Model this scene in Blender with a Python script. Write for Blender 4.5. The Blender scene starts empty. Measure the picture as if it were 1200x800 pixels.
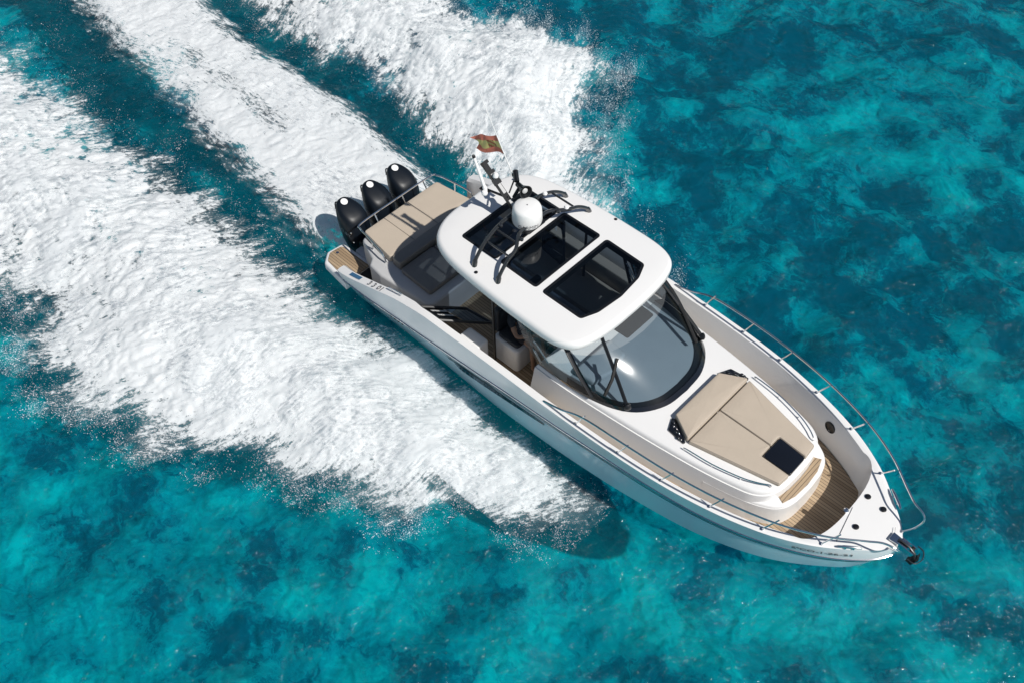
import bpy, bmesh, math, random
import numpy as np
from mathutils import Vector, Matrix
random.seed(7); np.random.seed(7)
R = math.radians
SC = bpy.context.scene
COL = SC.collection

# ------------------------------------------------------------------ camera
cam_d = bpy.data.cameras.new('camera'); cam = bpy.data.objects.new('camera', cam_d); COL.objects.link(cam)
F_PX, PITCH, PSI, ROLL = 1218.261, 0.893935, 2.332684, -0.003900
Cc = Vector((7.3001, -9.0162, 15.1808))
fw = Vector((math.cos(PITCH)*math.cos(PSI), math.cos(PITCH)*math.sin(PSI), -math.sin(PITCH)))
rt = Vector((math.sin(PSI), -math.cos(PSI), 0)); upv = rt.cross(fw)
rt2 = math.cos(ROLL)*rt + math.sin(ROLL)*upv; up2 = -math.sin(ROLL)*rt + math.cos(ROLL)*upv
m = Matrix((( rt2.x, up2.x, -fw.x, Cc.x), (rt2.y, up2.y, -fw.y, Cc.y), (rt2.z, up2.z, -fw.z, Cc.z), (0,0,0,1)))
cam.matrix_world = m
cam_d.sensor_fit = 'HORIZONTAL'; cam_d.sensor_width = 36; cam_d.lens = 36*F_PX/1200
cam_d.clip_start = 0.1; cam_d.clip_end = 3000
SC.camera = cam

# ------------------------------------------------------------------ light
SUN_DIR = Vector((0.84, 0.06, 1.0)).normalized()          # towards the sun
w = bpy.data.worlds.new('World'); SC.world = w; w.use_nodes = True
nt = w.node_tree; bg = nt.nodes['Background']
sky = nt.nodes.new('ShaderNodeTexSky'); sky.sky_type = 'NISHITA'; sky.sun_disc = False
sky.sun_elevation = math.asin(SUN_DIR.z); sky.sun_rotation = math.atan2(SUN_DIR.x, SUN_DIR.y)
sky.dust_density = 0.6
nt.links.new(sky.outputs[0], bg.inputs[0]); bg.inputs[1].default_value = 0.06
sd = bpy.data.lights.new('sun', 'SUN'); sd.energy = 5.0; sd.angle = R(0.7); sd.color = (1.0, 0.965, 0.91)
sun = bpy.data.objects.new('sun', sd); COL.objects.link(sun)
sun.rotation_euler = (-SUN_DIR).to_track_quat('-Z', 'Y').to_euler(); sun.location = (20, 0, 30)
SC.view_settings.view_transform = 'Standard'; SC.view_settings.look = 'None'
SC.view_settings.exposure = -0.18; SC.view_settings.gamma = 1.0
SC.cycles.use_denoising = True
SC.cycles.transparent_max_bounces = 16
SC.cycles.sample_clamp_indirect = 6

# ------------------------------------------------------------------ materials
def lin(r, g, b):
    f = lambda c: (c/255/12.92) if c/255 <= .04045 else ((c/255+.055)/1.055)**2.4
    return (f(r), f(g), f(b), 1)
def mat(name, col, rough=.4, metal=0., coat=0., noise=0., nscale=8., bump=0., bscale=60., spec=.5, stretch=None):
    M = bpy.data.materials.new(name); M.use_nodes = True
    n = M.node_tree.nodes; l = M.node_tree.links; p = n['Principled BSDF']
    c = col if len(col) == 4 else (*col, 1)
    p.inputs['Base Color'].default_value = c; p.inputs['Roughness'].default_value = rough
    p.inputs['Metallic'].default_value = metal; p.inputs['Coat Weight'].default_value = coat
    p.inputs['Coat Roughness'].default_value = .05
    p.inputs['Specular IOR Level'].default_value = spec
    tc = n.new('ShaderNodeTexCoord')
    if noise or True:
        nz = n.new('ShaderNodeTexNoise'); nz.inputs['Scale'].default_value = nscale; nz.inputs['Detail'].default_value = 5
        mp = n.new('ShaderNodeMapping'); l.new(tc.outputs['Object'], mp.inputs[0]); l.new(mp.outputs[0], nz.inputs['Vector'])
        if stretch: mp.inputs['Scale'].default_value = stretch
        mx = n.new('ShaderNodeMix'); mx.data_type = 'RGBA'
        k = max(noise, .015)
        mx.inputs[6].default_value = tuple(max(0, v*(1-k)) for v in c[:3]) + (1,)
        mx.inputs[7].default_value = tuple(min(1, v*(1+k)) for v in c[:3]) + (1,)
        l.new(nz.outputs[0], mx.inputs[0]); l.new(mx.outputs[2], p.inputs['Base Color'])
    if bump:
        nb = n.new('ShaderNodeTexNoise'); nb.inputs['Scale'].default_value = bscale; nb.inputs['Detail'].default_value = 4
        l.new(tc.outputs['Object'], nb.inputs['Vector'])
        b = n.new('ShaderNodeBump'); b.inputs['Strength'].default_value = bump; b.inputs['Distance'].default_value = .01
        l.new(nb.outputs[0], b.inputs['Height']); l.new(b.outputs[0], p.inputs['Normal'])
    return M

M_GEL = mat('white_gelcoat', (.80, .795, .785), .28, coat=.4, noise=.02, nscale=1.5)
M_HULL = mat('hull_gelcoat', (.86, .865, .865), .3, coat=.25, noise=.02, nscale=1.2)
M_HULLLOW = mat('topside_water_reflection', (.50, .665, .73), .18, coat=.5, noise=.03, nscale=1.2)  # teal water reflection put into the lower hull colour
M_GREY = mat('grey_gelcoat', (.50, .50, .50), .4, noise=.04)
M_NONSK = mat('nonskid_gelcoat', (.74, .735, .72), .6, noise=.03, nscale=6, bump=.25, bscale=180)
M_TAN = mat('tan_vinyl', (.50, .425, .34), .55, noise=.05, nscale=5, bump=.2, bscale=25)
M_DKTAN = mat('shaded_tan_and_piping_vinyl', (.22, .195, .17), .55, noise=.05, nscale=5, bump=.2, bscale=25)  # tan seats with hardtop shade put into the colour; also plain dark piping
M_CHAR = mat('charcoal_vinyl', (.03, .035, .042), .5, noise=.1, bump=.2)
M_BLACK = mat('black_paint', (.008, .009, .011), .35, noise=.1)
M_BLACKG = mat('black_gloss', (.006, .007, .010), .10, coat=1, noise=.1)
M_ENG = mat('engine_black', (.004, .007, .012), .42, coat=.0, spec=.35, noise=.15, nscale=4)
M_STEEL = mat('stainless_steel', (.78, .79, .80), .14, metal=1, noise=.03)
M_DKSTEEL = mat('anodised_black_tube', (.035, .038, .042), .22, metal=.3, coat=.5)
M_WHITEP = mat('white_plastic', (.82, .82, .81), .35, noise=.02)
M_SILVER = mat('silver_lettering', (.30, .31, .33), .35, metal=.3)
M_INK = mat('grey_lettering', (.12, .12, .13), .6)
M_BLUEINK = mat('blue_emblem', (.04, .13, .25), .4)
M_STRIPE = mat('navy_stripe', (.02, .055, .085), .2, coat=.5)
M_RUBBER = mat('black_rubber', (.012, .012, .012), .7, noise=.15)
M_SKIN = mat('tanned_skin', (.33, .19, .125), .5, noise=.08, nscale=20)
M_SHIRT = mat('dark_shirt', (.02, .026, .035), .85, noise=.2, bump=.3)
M_SHORTS = mat('dark_shorts', (.015, .016, .02), .85, noise=.2, bump=.3)
M_HAIR = mat('brown_hair', (.03, .02, .013), .6, noise=.3, nscale=60)

def teak(name, axis='y', pitch=.055, wet=1.0):
    M = bpy.data.materials.new(name); M.use_nodes = True
    n = M.node_tree.nodes; l = M.node_tree.links; p = n['Principled BSDF']
    tc = n.new('ShaderNodeTexCoord'); sx = n.new('ShaderNodeSeparateXYZ'); l.new(tc.outputs['Object'], sx.inputs[0])
    k = n.new('ShaderNodeMath'); k.operation = 'MULTIPLY'; k.inputs[1].default_value = 1/pitch
    l.new(sx.outputs['Y' if axis == 'y' else 'X'], k.inputs[0])
    fr = n.new('ShaderNodeMath'); fr.operation = 'FRACT'; l.new(k.outputs[0], fr.inputs[0])
    fl = n.new('ShaderNodeMath'); fl.operation = 'FLOOR'; l.new(k.outputs[0], fl.inputs[0])
    wn = n.new('ShaderNodeTexWhiteNoise'); wn.noise_dimensions = '1D'; l.new(fl.outputs[0], wn.inputs['W'])
    gt = n.new('ShaderNodeMath'); gt.operation = 'GREATER_THAN'; gt.inputs[1].default_value = .86; l.new(fr.outputs[0], gt.inputs[0])
    mp = n.new('ShaderNodeMapping'); l.new(tc.outputs['Object'], mp.inputs[0])
    mp.inputs['Scale'].default_value = (3, 60, 60) if axis == 'y' else (60, 3, 60)
    nz = n.new('ShaderNodeTexNoise'); nz.inputs['Scale'].default_value = 1; nz.inputs['Detail'].default_value = 6; l.new(mp.outputs[0], nz.inputs['Vector'])
    ad = n.new('ShaderNodeMath'); ad.operation = 'ADD'; l.new(nz.outputs[0], ad.inputs[0]); l.new(wn.outputs[0], ad.inputs[1])
    hv = n.new('ShaderNodeMath'); hv.operation = 'MULTIPLY'; hv.inputs[1].default_value = .5; l.new(ad.outputs[0], hv.inputs[0])
    cr = n.new('ShaderNodeValToRGB'); l.new(hv.outputs[0], cr.inputs[0])
    cr.color_ramp.elements[0].position = .2; cr.color_ramp.elements[1].position = .8
    cr.color_ramp.elements[0].color = (.29*wet, .205*wet, .125*wet, 1); cr.color_ramp.elements[1].color = (.46*wet, .345*wet, .225*wet, 1)
    mx = n.new('ShaderNodeMix'); mx.data_type = 'RGBA'; l.new(gt.outputs[0], mx.inputs[0]); l.new(cr.outputs[0], mx.inputs[6])
    mx.inputs[7].default_value = (.05, .035, .022, 1)
    l.new(mx.outputs[2], p.inputs['Base Color']); p.inputs['Roughness'].default_value = .6
    return M
M_TEAK = teak('teak_deck'); M_TEAKX = teak('teak_cross_planks', 'x')

def glass(name, tint, rough=.02, diff=0., dcol=(.5, .55, .6)):
    M = bpy.data.materials.new(name); M.use_nodes = True
    n = M.node_tree.nodes; l = M.node_tree.links; n.remove(n['Principled BSDF']); out = n['Material Output']
    t = n.new('ShaderNodeBsdfTransparent'); t.inputs[0].default_value = (*tint, 1)
    g = n.new('ShaderNodeBsdfGlossy'); g.inputs['Roughness'].default_value = rough
    fz = n.new('ShaderNodeFresnel'); fz.inputs[0].default_value = 1.5
    tc = n.new('ShaderNodeTexCoord'); nz = n.new('ShaderNodeTexNoise'); nz.inputs['Scale'].default_value = 2.2
    l.new(tc.outputs['Object'], nz.inputs['Vector'])
    b = n.new('ShaderNodeBump'); b.inputs['Strength'].default_value = .04; b.inputs['Distance'].default_value = .05
    l.new(nz.outputs[0], b.inputs['Height']); l.new(b.outputs[0], g.inputs['Normal']); 
    base = t
    if diff:
        d = n.new('ShaderNodeBsdfDiffuse'); d.inputs[0].default_value = (*dcol, 1)
        m0 = n.new('ShaderNodeMixShader'); m0.inputs[0].default_value = diff; l.new(t.outputs[0], m0.inputs[1]); l.new(d.outputs[0], m0.inputs[2]); base = m0
    mx = n.new('ShaderNodeMixShader'); l.new(fz.outputs[0], mx.inputs[0]); l.new(base.outputs[0], mx.inputs[1]); l.new(g.outputs[0], mx.inputs[2])
    l.new(mx.outputs[0], out.inputs[0]); return M
M_SKYL = glass('smoked_roof_glass', (.15, .20, .26), .03)
M_WIND = glass('tinted_windshield_glass', (.56, .65, .71), .13)
M_BAND = glass('pale_shade_band_glass', (.80, .85, .88), .05, .07, (.72, .75, .77))
M_SIDEG = glass('smoked_side_glass', (.25, .33, .42), .03)

# ------------------------------------------------------------------ mesh helpers
def new_obj(name, me, parent=None):
    o = bpy.data.objects.new(name, me); COL.objects.link(o)
    if parent: o.parent = parent
    return o
def finish(name, bm, material, parent=None, ang=35, mats=None):
    bmesh.ops.recalc_face_normals(bm, faces=bm.faces)
    me = bpy.data.meshes.new(name); bm.to_mesh(me); bm.free()
    for mm in (mats or [material]): me.materials.append(mm)
    me.shade_smooth(); me.set_sharp_from_angle(angle=R(ang))
    return new_obj(name, me, parent)
def tag(o, label=None, cat=None, group=None, kind=None):
    for k, v in (('label', label), ('category', cat), ('group', group), ('kind', kind)):
        if v: o[k] = v
    return o
def empty(name, loc=(0,0,0)):
    o = bpy.data.objects.new(name, None); COL.objects.link(o); o.location = loc; o.empty_display_size = .2; return o

def pchip(pts, xs, col):
    x = np.array([p[0] for p in pts], float); y = np.array([p[col] for p in pts], float)
    h = np.diff(x); d = np.diff(y)/h; n = len(x); mm = np.zeros(n)
    for i in range(1, n-1):
        if d[i-1]*d[i] > 0:
            w1 = 2*h[i]+h[i-1]; w2 = h[i]+2*h[i-1]; mm[i] = (w1+w2)/(w1/d[i-1]+w2/d[i])
    mm[0] = d[0]; mm[-1] = d[-1]
    xs = np.clip(np.asarray(xs, float), x[0], x[-1]); i = np.clip(np.searchsorted(x, xs)-1, 0, n-2)
    t = (xs-x[i])/h[i]
    return ((2*t**3-3*t**2+1)*y[i]+(t**3-2*t**2+t)*h[i]*mm[i]+(-2*t**3+3*t**2)*y[i+1]+(t**3-t**2)*h[i]*mm[i+1])

def strip(bm, rows, closed=False, mi=0):
    """quads between consecutive rows of points"""
    vr = [[bm.verts.new(p) for p in r] for r in rows]
    for a, b in zip(vr[:-1], vr[1:]):
        k = len(a)
        for i in range(k if closed else k-1):
            j = (i+1) % k
            try: f = bm.faces.new((a[i], a[j], b[j], b[i])); f.material_index = mi
            except ValueError: pass
    return vr
def fillet(poly, rad, seg=5):
    out = []; n = len(poly)
    for i in range(n):
        p0, p1, p2 = (Vector(poly[(i+k-1) % n][:2]) for k in range(3))
        r = rad[i] if isinstance(rad, (list, tuple)) else rad
        a = (p0-p1); b = (p2-p1); la, lb = a.length, b.length
        a.normalize(); b.normalize()
        th = a.angle(b, math.pi)
        if r <= 0 or th > 3.05: out.append(tuple(p1)); continue
        t = min(r/math.tan(th/2), .48*la, .48*lb); s = p1+a*t; e = p1+b*t
        for k in range(seg+1):
            u = k/seg; q = (1-u)**2*s+2*u*(1-u)*p1+u*u*e; out.append(tuple(q))
    return out
def area(poly): return sum(poly[i][0]*poly[(i+1) % len(poly)][1]-poly[(i+1) % len(poly)][0]*poly[i][1] for i in range(len(poly)))/2
def inset(poly, d):
    if area(poly) < 0: poly = poly[::-1]
    n = len(poly); out = []
    for i in range(n):
        a = Vector(poly[i-1]); b = Vector(poly[i]); c = Vector(poly[(i+1) % n])
        e1 = (b-a); e2 = (c-b)
        if e1.length < 1e-6: e1 = e2
        if e2.length < 1e-6: e2 = e1
        n1 = Vector((-e1.y, e1.x)).normalized(); n2 = Vector((-e2.y, e2.x)).normalized()
        nn = (n1+n2); nn = nn.normalized() if nn.length > 1e-6 else n1
        out.append(tuple(b+nn*(d/max(.4, nn.dot(n1)))))
    return out
def slab(bm, poly, z0, z1, bev=.01, zf=None, rings=1, crown=0., mi=0, bottom=True):
    """closed slab over a polygon: rounded top edge, optional zf(x,y) added, crown rises to the middle"""
    if area(poly) < 0: poly = poly[::-1]
    zf = zf or (lambda x, y: 0.)
    rows = []
    P = lambda q, z: (q[0], q[1], z+zf(q[0], q[1]))
    if bottom: rows.append([P(q, z0) for q in inset(poly, bev*.5)])
    rows.append([P(q, z0+bev*.5) for q in poly])
    for k in range(4):
        a = k/3*math.pi/2; rows.append([P(q, z1-bev+bev*math.sin(a)) for q in inset(poly, bev*(1-math.cos(a)))])
    top = inset(poly, bev); cx = sum(q[0] for q in top)/len(top); cy = sum(q[1] for q in top)/len(top)
    for k in range(1, rings):
        s = 1-k/rings; rows.append([P((cx+(q[0]-cx)*s, cy+(q[1]-cy)*s), z1+crown*(1-s*s)) for q in top])
    vr = strip(bm, rows, True, mi)
    if rings > 1:
        c = bm.verts.new(P((cx, cy), z1+crown)); last = vr[-1]
        for i in range(len(last)):
            f = bm.faces.new((last[i], last[(i+1) % len(last)], c)); f.material_index = mi
    else:
        f = bm.faces.new(vr[-1]); f.material_index = mi
    if bottom: f = bm.faces.new(vr[0][::-1]); f.material_index = mi
def box(bm, x0, x1, y0, y1, z0, z1, bev=.01, rad=.0, mi=0):
    p = [(x0, y0), (x1, y0), (x1, y1), (x0, y1)]
    if rad: p = fillet(p, rad)
    slab(bm, p, z0, z1, bev, mi=mi)
def catmull(pts, sub=6, closed=False):
    P = [Vector(p) for p in pts]; n = len(P); out = []
    rng = range(n) if closed else range(n-1)
    for i in rng:
        p0 = P[i-1] if (closed or i > 0) else P[0]*2-P[1]; p1 = P[i]; p2 = P[(i+1) % n]
        p3 = P[(i+2) % n] if (closed or i+2 < n) else p2*2-p1
        for k in range(sub):
            t = k/sub
            out.append(.5*((2*p1)+(p2-p0)*t+(2*p0-5*p1+4*p2-p3)*t*t+(3*p1-p0-3*p2+p3)*t**3))
    if not closed: out.append(P[-1])
    return out
def tube(bm, pts, r, seg=8, closed=False, mi=0, flat=None):
    """tube of radius r (number or list); flat = (up vector, ratio) squashes it"""
    P = [Vector(p) for p in pts]; n = len(P); rr = r if isinstance(r, (list, tuple)) else [r]*n
    rows = []; ref = None
    for i in range(n):
        if closed: t = P[(i+1) % n]-P[i-1]
        else: t = P[min(i+1, n-1)]-P[max(i-1, 0)]
        t.normalize()
        if ref is None:
            ref = Vector((0, 0, 1)) if abs(t.z) < .9 else Vector((1, 0, 0))
        u = (ref-t*ref.dot(t)); u = u.normalized() if u.length > 1e-5 else t.orthogonal().normalized(); v = t.cross(u); ref = u
        ku = flat if flat else 1
        rows.append([P[i]+u*math.cos(a)*rr[i]*ku+v*math.sin(a)*rr[i] for a in (2*math.pi*k/seg for k in range(seg))])
    if closed: rows.append(rows[0])
    vr = strip(bm, rows, True, mi)
    if not closed:
        for e in (vr[0][::-1], vr[-1]):
            f = bm.faces.new(e); f.material_index = mi
    else: bmesh.ops.remove_doubles(bm, verts=bm.verts, dist=1e-6)
def lathe(bm, prof, c, axis=(0, 0, 1), seg=24, mi=0):
    A = Vector(axis).normalized(); u = A.orthogonal().normalized(); v = A.cross(u); c = Vector(c)
    rows = [[c+A*h+(u*math.cos(a)+v*math.sin(a))*max(r, 1e-4) for a in (2*math.pi*k/seg for k in range(seg))] for r, h in prof]
    vr = strip(bm, rows, True, mi)
    for e in (vr[0][::-1], vr[-1]):
        f = bm.faces.new(e); f.material_index = mi
def obox(bm, c, ax, ay, az, mi=0):
    """oriented box: centre and half-axis vectors"""
    c, ax, ay, az = (Vector(q) for q in (c, ax, ay, az)); v = [bm.verts.new(c+ax*i+ay*j+az*k) for i in (-1, 1) for j in (-1, 1) for k in (-1, 1)]
    for q in ((0,1,3,2),(4,6,7,5),(0,4,5,1),(2,3,7,6),(0,2,6,4),(1,5,7,3)):
        f = bm.faces.new([v[i] for i in q]); f.material_index = mi
def B(): return bmesh.new()
def text_mesh(s, size=1., bold=0.):
    cu = bpy.data.curves.new('t', 'FONT'); cu.body = s; cu.size = size; cu.align_x = 'CENTER'; cu.align_y = 'CENTER'; cu.resolution_u = 3; cu.offset = bold
    o = bpy.data.objects.new('t', cu); COL.objects.link(o)
    dg = bpy.context.evaluated_depsgraph_get(); me = bpy.data.meshes.new_from_object(o.evaluated_get(dg))
    bpy.data.objects.remove(o); return me
def lettering(name, s, size, fn, material, parent, bold=0., cuts=0):
    me = text_mesh(s, size, bold)
    for v in me.vertices: v.co = fn(v.co.x, v.co.y)
    me.materials.clear(); me.materials.append(material); me.name = name
    return new_obj(name, me, parent)

# ------------------------------------------------------------------ sea
def graded(lo, hi, step, far):
    core = list(np.arange(lo, hi+1e-6, step)); a = []; s = step; x = hi
    while x < far: s *= 1.5; x += s; a.append(x)
    b = []; s = step; x = lo
    while x > -far: s *= 1.5; x -= s; b.append(x)
    return np.array(b[::-1]+core+a)
class Noise:
    def __init__(s, seed): s.t = np.random.RandomState(seed).rand(256, 256)
    def __call__(s, x, y):
        xi = np.floor(x).astype(int); yi = np.floor(y).astype(int); fx = x-xi; fy = y-yi
        fx = fx*fx*fx*(fx*(fx*6-15)+10); fy = fy*fy*fy*(fy*(fy*6-15)+10)
        t = s.t; a = t[xi % 256, yi % 256]; b = t[(xi+1) % 256, yi % 256]; c = t[xi % 256, (yi+1) % 256]; d = t[(xi+1) % 256, (yi+1) % 256]
        return (a*(1-fx)+b*fx)*(1-fy)+(c*(1-fx)+d*fx)*fy
def fbm(x, y, seed, octv=4, gain=.5, lac=2.03):
    v = 0; a = 1; tot = 0
    for k in range(octv):
        v = v+a*Noise(seed+k)(x+17.3*k, y-9.1*k); tot += a; a *= gain; x, y = x*lac*.96-y*lac*.28, y*lac*.96+x*lac*.28
    return v/tot
def grid_mesh(name, xs, ys, Z, keep=None):
    ny, nx = len(ys), len(xs); X, Y = np.meshgrid(xs, ys)
    idx = np.arange(nx*ny).reshape(ny, nx)
    q = np.stack([idx[:-1, :-1], idx[:-1, 1:], idx[1:, 1:], idx[1:, :-1]], -1)
    if keep is not None: q = q[keep[:-1, :-1] | keep[1:, 1:] | keep[:-1, 1:] | keep[1:, :-1]]
    q = q.reshape(-1, 4); used = np.unique(q); mp = np.full(nx*ny, -1); mp[used] = np.arange(len(used)); q = mp[q]
    co = np.stack([X.ravel(), Y.ravel(), Z.ravel()], -1)[used].astype(np.float32)
    me = bpy.data.meshes.new(name); me.vertices.add(len(co)); me.vertices.foreach_set('co', co.ravel())
    me.loops.add(q.size); me.loops.foreach_set('vertex_index', q.ravel().astype(np.int32))
    me.polygons.add(len(q)); me.polygons.foreach_set('loop_start', np.arange(0, q.size, 4, dtype=np.int32))
    me.update(calc_edges=True); me.shade_smooth()
    return me, used

xs = graded(-32, 14, .11, 600); ys = graded(-14, 22, .11, 600)
X, Y = np.meshgrid(xs, ys)
fade = np.clip(1-(np.hypot(np.maximum(0, abs(X+9)-24), np.maximum(0, abs(Y-4)-19)))/20, 0, 1)
wx, wy = X+.4*fbm(X*.5, Y*.5, 3), Y+.4*fbm(X*.5, Y*.5, 9)
Zw = fade*(.16*(fbm(wx*.55, wy*.75, 21, 4, .52)-.5)+.035*(fbm(wx*2.4+wy*.8, wy*2.9, 31, 3)-.5))-.02
me, _ = grid_mesh('water', xs, ys, Zw)
water = new_obj('water', me); water['kind'] = 'structure'
def ramp(n, stops, interp='LINEAR'):
    cr = n.new('ShaderNodeValToRGB'); cr.color_ramp.interpolation = interp
    e = cr.color_ramp.elements
    while len(e) < len(stops): e.new(.5)
    for k, (p, c) in zip(e, stops): k.position = p; k.color = c if len(c) == 4 else (*c, 1)
    return cr
def water_mat():
    M = bpy.data.materials.new('clear_turquoise_water'); M.use_nodes = True
    n = M.node_tree.nodes; l = M.node_tree.links; n.remove(n['Principled BSDF']); out = n['Material Output']
    tc = n.new('ShaderNodeTexCoord')
    # fine ripples
    mp = n.new('ShaderNodeMapping'); l.new(tc.outputs['Object'], mp.inputs[0]); mp.inputs['Scale'].default_value = (1, 1.35, 1); mp.inputs['Rotation'].default_value = (0, 0, .5)
    n1 = n.new('ShaderNodeTexNoise'); n1.inputs['Scale'].default_value = 1.7; n1.inputs['Detail'].default_value = 7; n1.inputs['Roughness'].default_value = .56; n1.inputs['Distortion'].default_value = 1.2
    l.new(mp.outputs[0], n1.inputs['Vector'])
    b = n.new('ShaderNodeBump'); b.inputs['Strength'].default_value = .9; b.inputs['Distance'].default_value = .085; l.new(n1.outputs[0], b.inputs['Height'])
    t = n.new('ShaderNodeBsdfTransparent'); t.inputs[0].default_value = (.025, .86, .95, 1)
    d = n.new('ShaderNodeBsdfDiffuse'); d.inputs[0].default_value = (.0, .165, .225, 1); l.new(b.outputs[0], d.inputs['Normal'])
    m0 = n.new('ShaderNodeMixShader'); m0.inputs[0].default_value = .24; l.new(t.outputs[0], m0.inputs[1]); l.new(d.outputs[0], m0.inputs[2])
    n2 = n.new('ShaderNodeTexNoise'); n2.inputs['Scale'].default_value = 7.5; n2.inputs['Detail'].default_value = 3; n2.inputs['Distortion'].default_value = .8; l.new(mp.outputs[0], n2.inputs['Vector'])
    b2 = n.new('ShaderNodeBump'); b2.inputs['Strength'].default_value = 1.; b2.inputs['Distance'].default_value = .050; l.new(n2.outputs[0], b2.inputs['Height']); l.new(b.outputs[0], b2.inputs['Normal'])
    g = n.new('ShaderNodeBsdfGlossy'); g.inputs['Roughness'].default_value = .09; l.new(b2.outputs[0], g.inputs['Normal'])
    fz = n.new('ShaderNodeFresnel'); fz.inputs[0].default_value = 1.33; l.new(b.outputs[0], fz.inputs['Normal'])
    m1 = n.new('ShaderNodeMixShader'); l.new(fz.outputs[0], m1.inputs[0]); l.new(m0.outputs[0], m1.inputs[1]); l.new(g.outputs[0], m1.inputs[2])
    l.new(m1.outputs[0], out.inputs[0]); return M
water.data.materials.append(water_mat())

xs2 = graded(-32, 14, .3, 600); ys2 = graded(-14, 24, .3, 600); X2, Y2 = np.meshgrid(xs2, ys2)
me, _ = grid_mesh('seabed', xs2, ys2, -4.0+1.1*(fbm(X2*.8, Y2*.8, 61, 3, .5)-.5)*(np.hypot(X2+9, Y2-4) < 60))
seabed = new_obj('seabed', me); seabed['kind'] = 'structure'
def seabed_mat():
    M = bpy.data.materials.new('sand_and_seagrass'); M.use_nodes = True
    n = M.node_tree.nodes; l = M.node_tree.links; p = n['Principled BSDF']; p.inputs['Roughness'].default_value = 1; p.inputs['Specular IOR Level'].default_value = 0
    tc = n.new('ShaderNodeTexCoord')
    wv = n.new('ShaderNodeTexNoise'); wv.inputs['Scale'].default_value = 1.7; wv.inputs['Detail'].default_value = 5; l.new(tc.outputs['Object'], wv.inputs['Vector'])
    sb = n.new('ShaderNodeVectorMath'); sb.operation = 'SUBTRACT'; sb.inputs[1].default_value = (.5, .5, .5); l.new(wv.outputs['Color'], sb.inputs[0])
    sc = n.new('ShaderNodeVectorMath'); sc.operation = 'SCALE'; sc.inputs['Scale'].default_value = 1.3; l.new(sb.outputs[0], sc.inputs[0])
    ad = n.new('ShaderNodeVectorMath'); l.new(tc.outputs['Object'], ad.inputs[0]); l.new(sc.outputs[0], ad.inputs[1])
    wv2 = n.new('ShaderNodeTexNoise'); wv2.inputs['Scale'].default_value = 5.5; wv2.inputs['Detail'].default_value = 3; l.new(tc.outputs['Object'], wv2.inputs['Vector'])
    sb2 = n.new('ShaderNodeVectorMath'); sb2.operation = 'SUBTRACT'; sb2.inputs[1].default_value = (.5, .5, .5); l.new(wv2.outputs['Color'], sb2.inputs[0])
    sc2 = n.new('ShaderNodeVectorMath'); sc2.operation = 'SCALE'; sc2.inputs['Scale'].default_value = .35; l.new(sb2.outputs[0], sc2.inputs[0])
    ad2 = n.new('ShaderNodeVectorMath'); l.new(ad.outputs[0], ad2.inputs[0]); l.new(sc2.outputs[0], ad2.inputs[1]); ad = ad2
    nA = n.new('ShaderNodeTexNoise'); nA.inputs['Scale'].default_value = .74; nA.inputs['Detail'].default_value = 3.2; nA.inputs['Roughness'].default_value = .5; l.new(ad.outputs[0], nA.inputs['Vector'])
    nB = n.new('ShaderNodeTexNoise'); nB.inputs['Scale'].default_value = .13; nB.inputs['Detail'].default_value = 2; l.new(ad.outputs[0], nB.inputs['Vector'])
    s = n.new('ShaderNodeMath'); s.operation = 'MULTIPLY_ADD'; s.inputs[1].default_value = .7; l.new(nB.outputs[0], s.inputs[0]); l.new(nA.outputs[0], s.inputs[2])
    dp = n.new('ShaderNodeVectorMath'); dp.operation = 'DOT_PRODUCT'; dp.inputs[1].default_value = (-.45, .88, 0); l.new(tc.outputs['Object'], dp.inputs[0])
    gr = n.new('ShaderNodeMath'); gr.operation = 'MULTIPLY_ADD'; gr.inputs[1].default_value = -.0042; l.new(dp.outputs['Value'], gr.inputs[0]); l.new(s.outputs[0], gr.inputs[2])
    n3 = n.new('ShaderNodeTexNoise'); n3.inputs['Scale'].default_value = 2.1; n3.inputs['Detail'].default_value = 6; n3.inputs['Distortion'].default_value = 2.2; l.new(ad.outputs[0], n3.inputs['Vector'])
    g3 = n.new('ShaderNodeMath'); g3.operation = 'MULTIPLY_ADD'; g3.inputs[1].default_value = .30; l.new(n3.outputs[0], g3.inputs[0]); l.new(gr.outputs[0], g3.inputs[2]); s = g3  # wispy noise imitating caustic light, mixed into the bed colour
    # ripple light painted as pale strokes into the bed colour
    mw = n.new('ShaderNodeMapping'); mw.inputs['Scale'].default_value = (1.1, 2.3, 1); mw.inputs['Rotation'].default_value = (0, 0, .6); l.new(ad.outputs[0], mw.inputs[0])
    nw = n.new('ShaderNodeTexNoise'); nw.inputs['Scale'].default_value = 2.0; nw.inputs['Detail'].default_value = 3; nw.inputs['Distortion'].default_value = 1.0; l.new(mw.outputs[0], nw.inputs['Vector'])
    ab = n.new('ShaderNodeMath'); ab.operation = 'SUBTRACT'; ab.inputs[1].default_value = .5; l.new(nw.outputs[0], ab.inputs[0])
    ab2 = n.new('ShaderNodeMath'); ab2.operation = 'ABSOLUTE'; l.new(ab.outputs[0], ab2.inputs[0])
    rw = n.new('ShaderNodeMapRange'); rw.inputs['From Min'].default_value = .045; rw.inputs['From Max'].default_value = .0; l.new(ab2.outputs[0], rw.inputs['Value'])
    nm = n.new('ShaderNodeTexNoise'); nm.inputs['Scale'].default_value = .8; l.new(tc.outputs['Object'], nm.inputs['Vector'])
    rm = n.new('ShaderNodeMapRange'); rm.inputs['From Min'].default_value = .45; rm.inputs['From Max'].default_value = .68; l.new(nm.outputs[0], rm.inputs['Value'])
    wm = n.new('ShaderNodeMath'); wm.operation = 'MULTIPLY'; l.new(rw.outputs[0], wm.inputs[0]); l.new(rm.outputs[0], wm.inputs[1])
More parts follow.
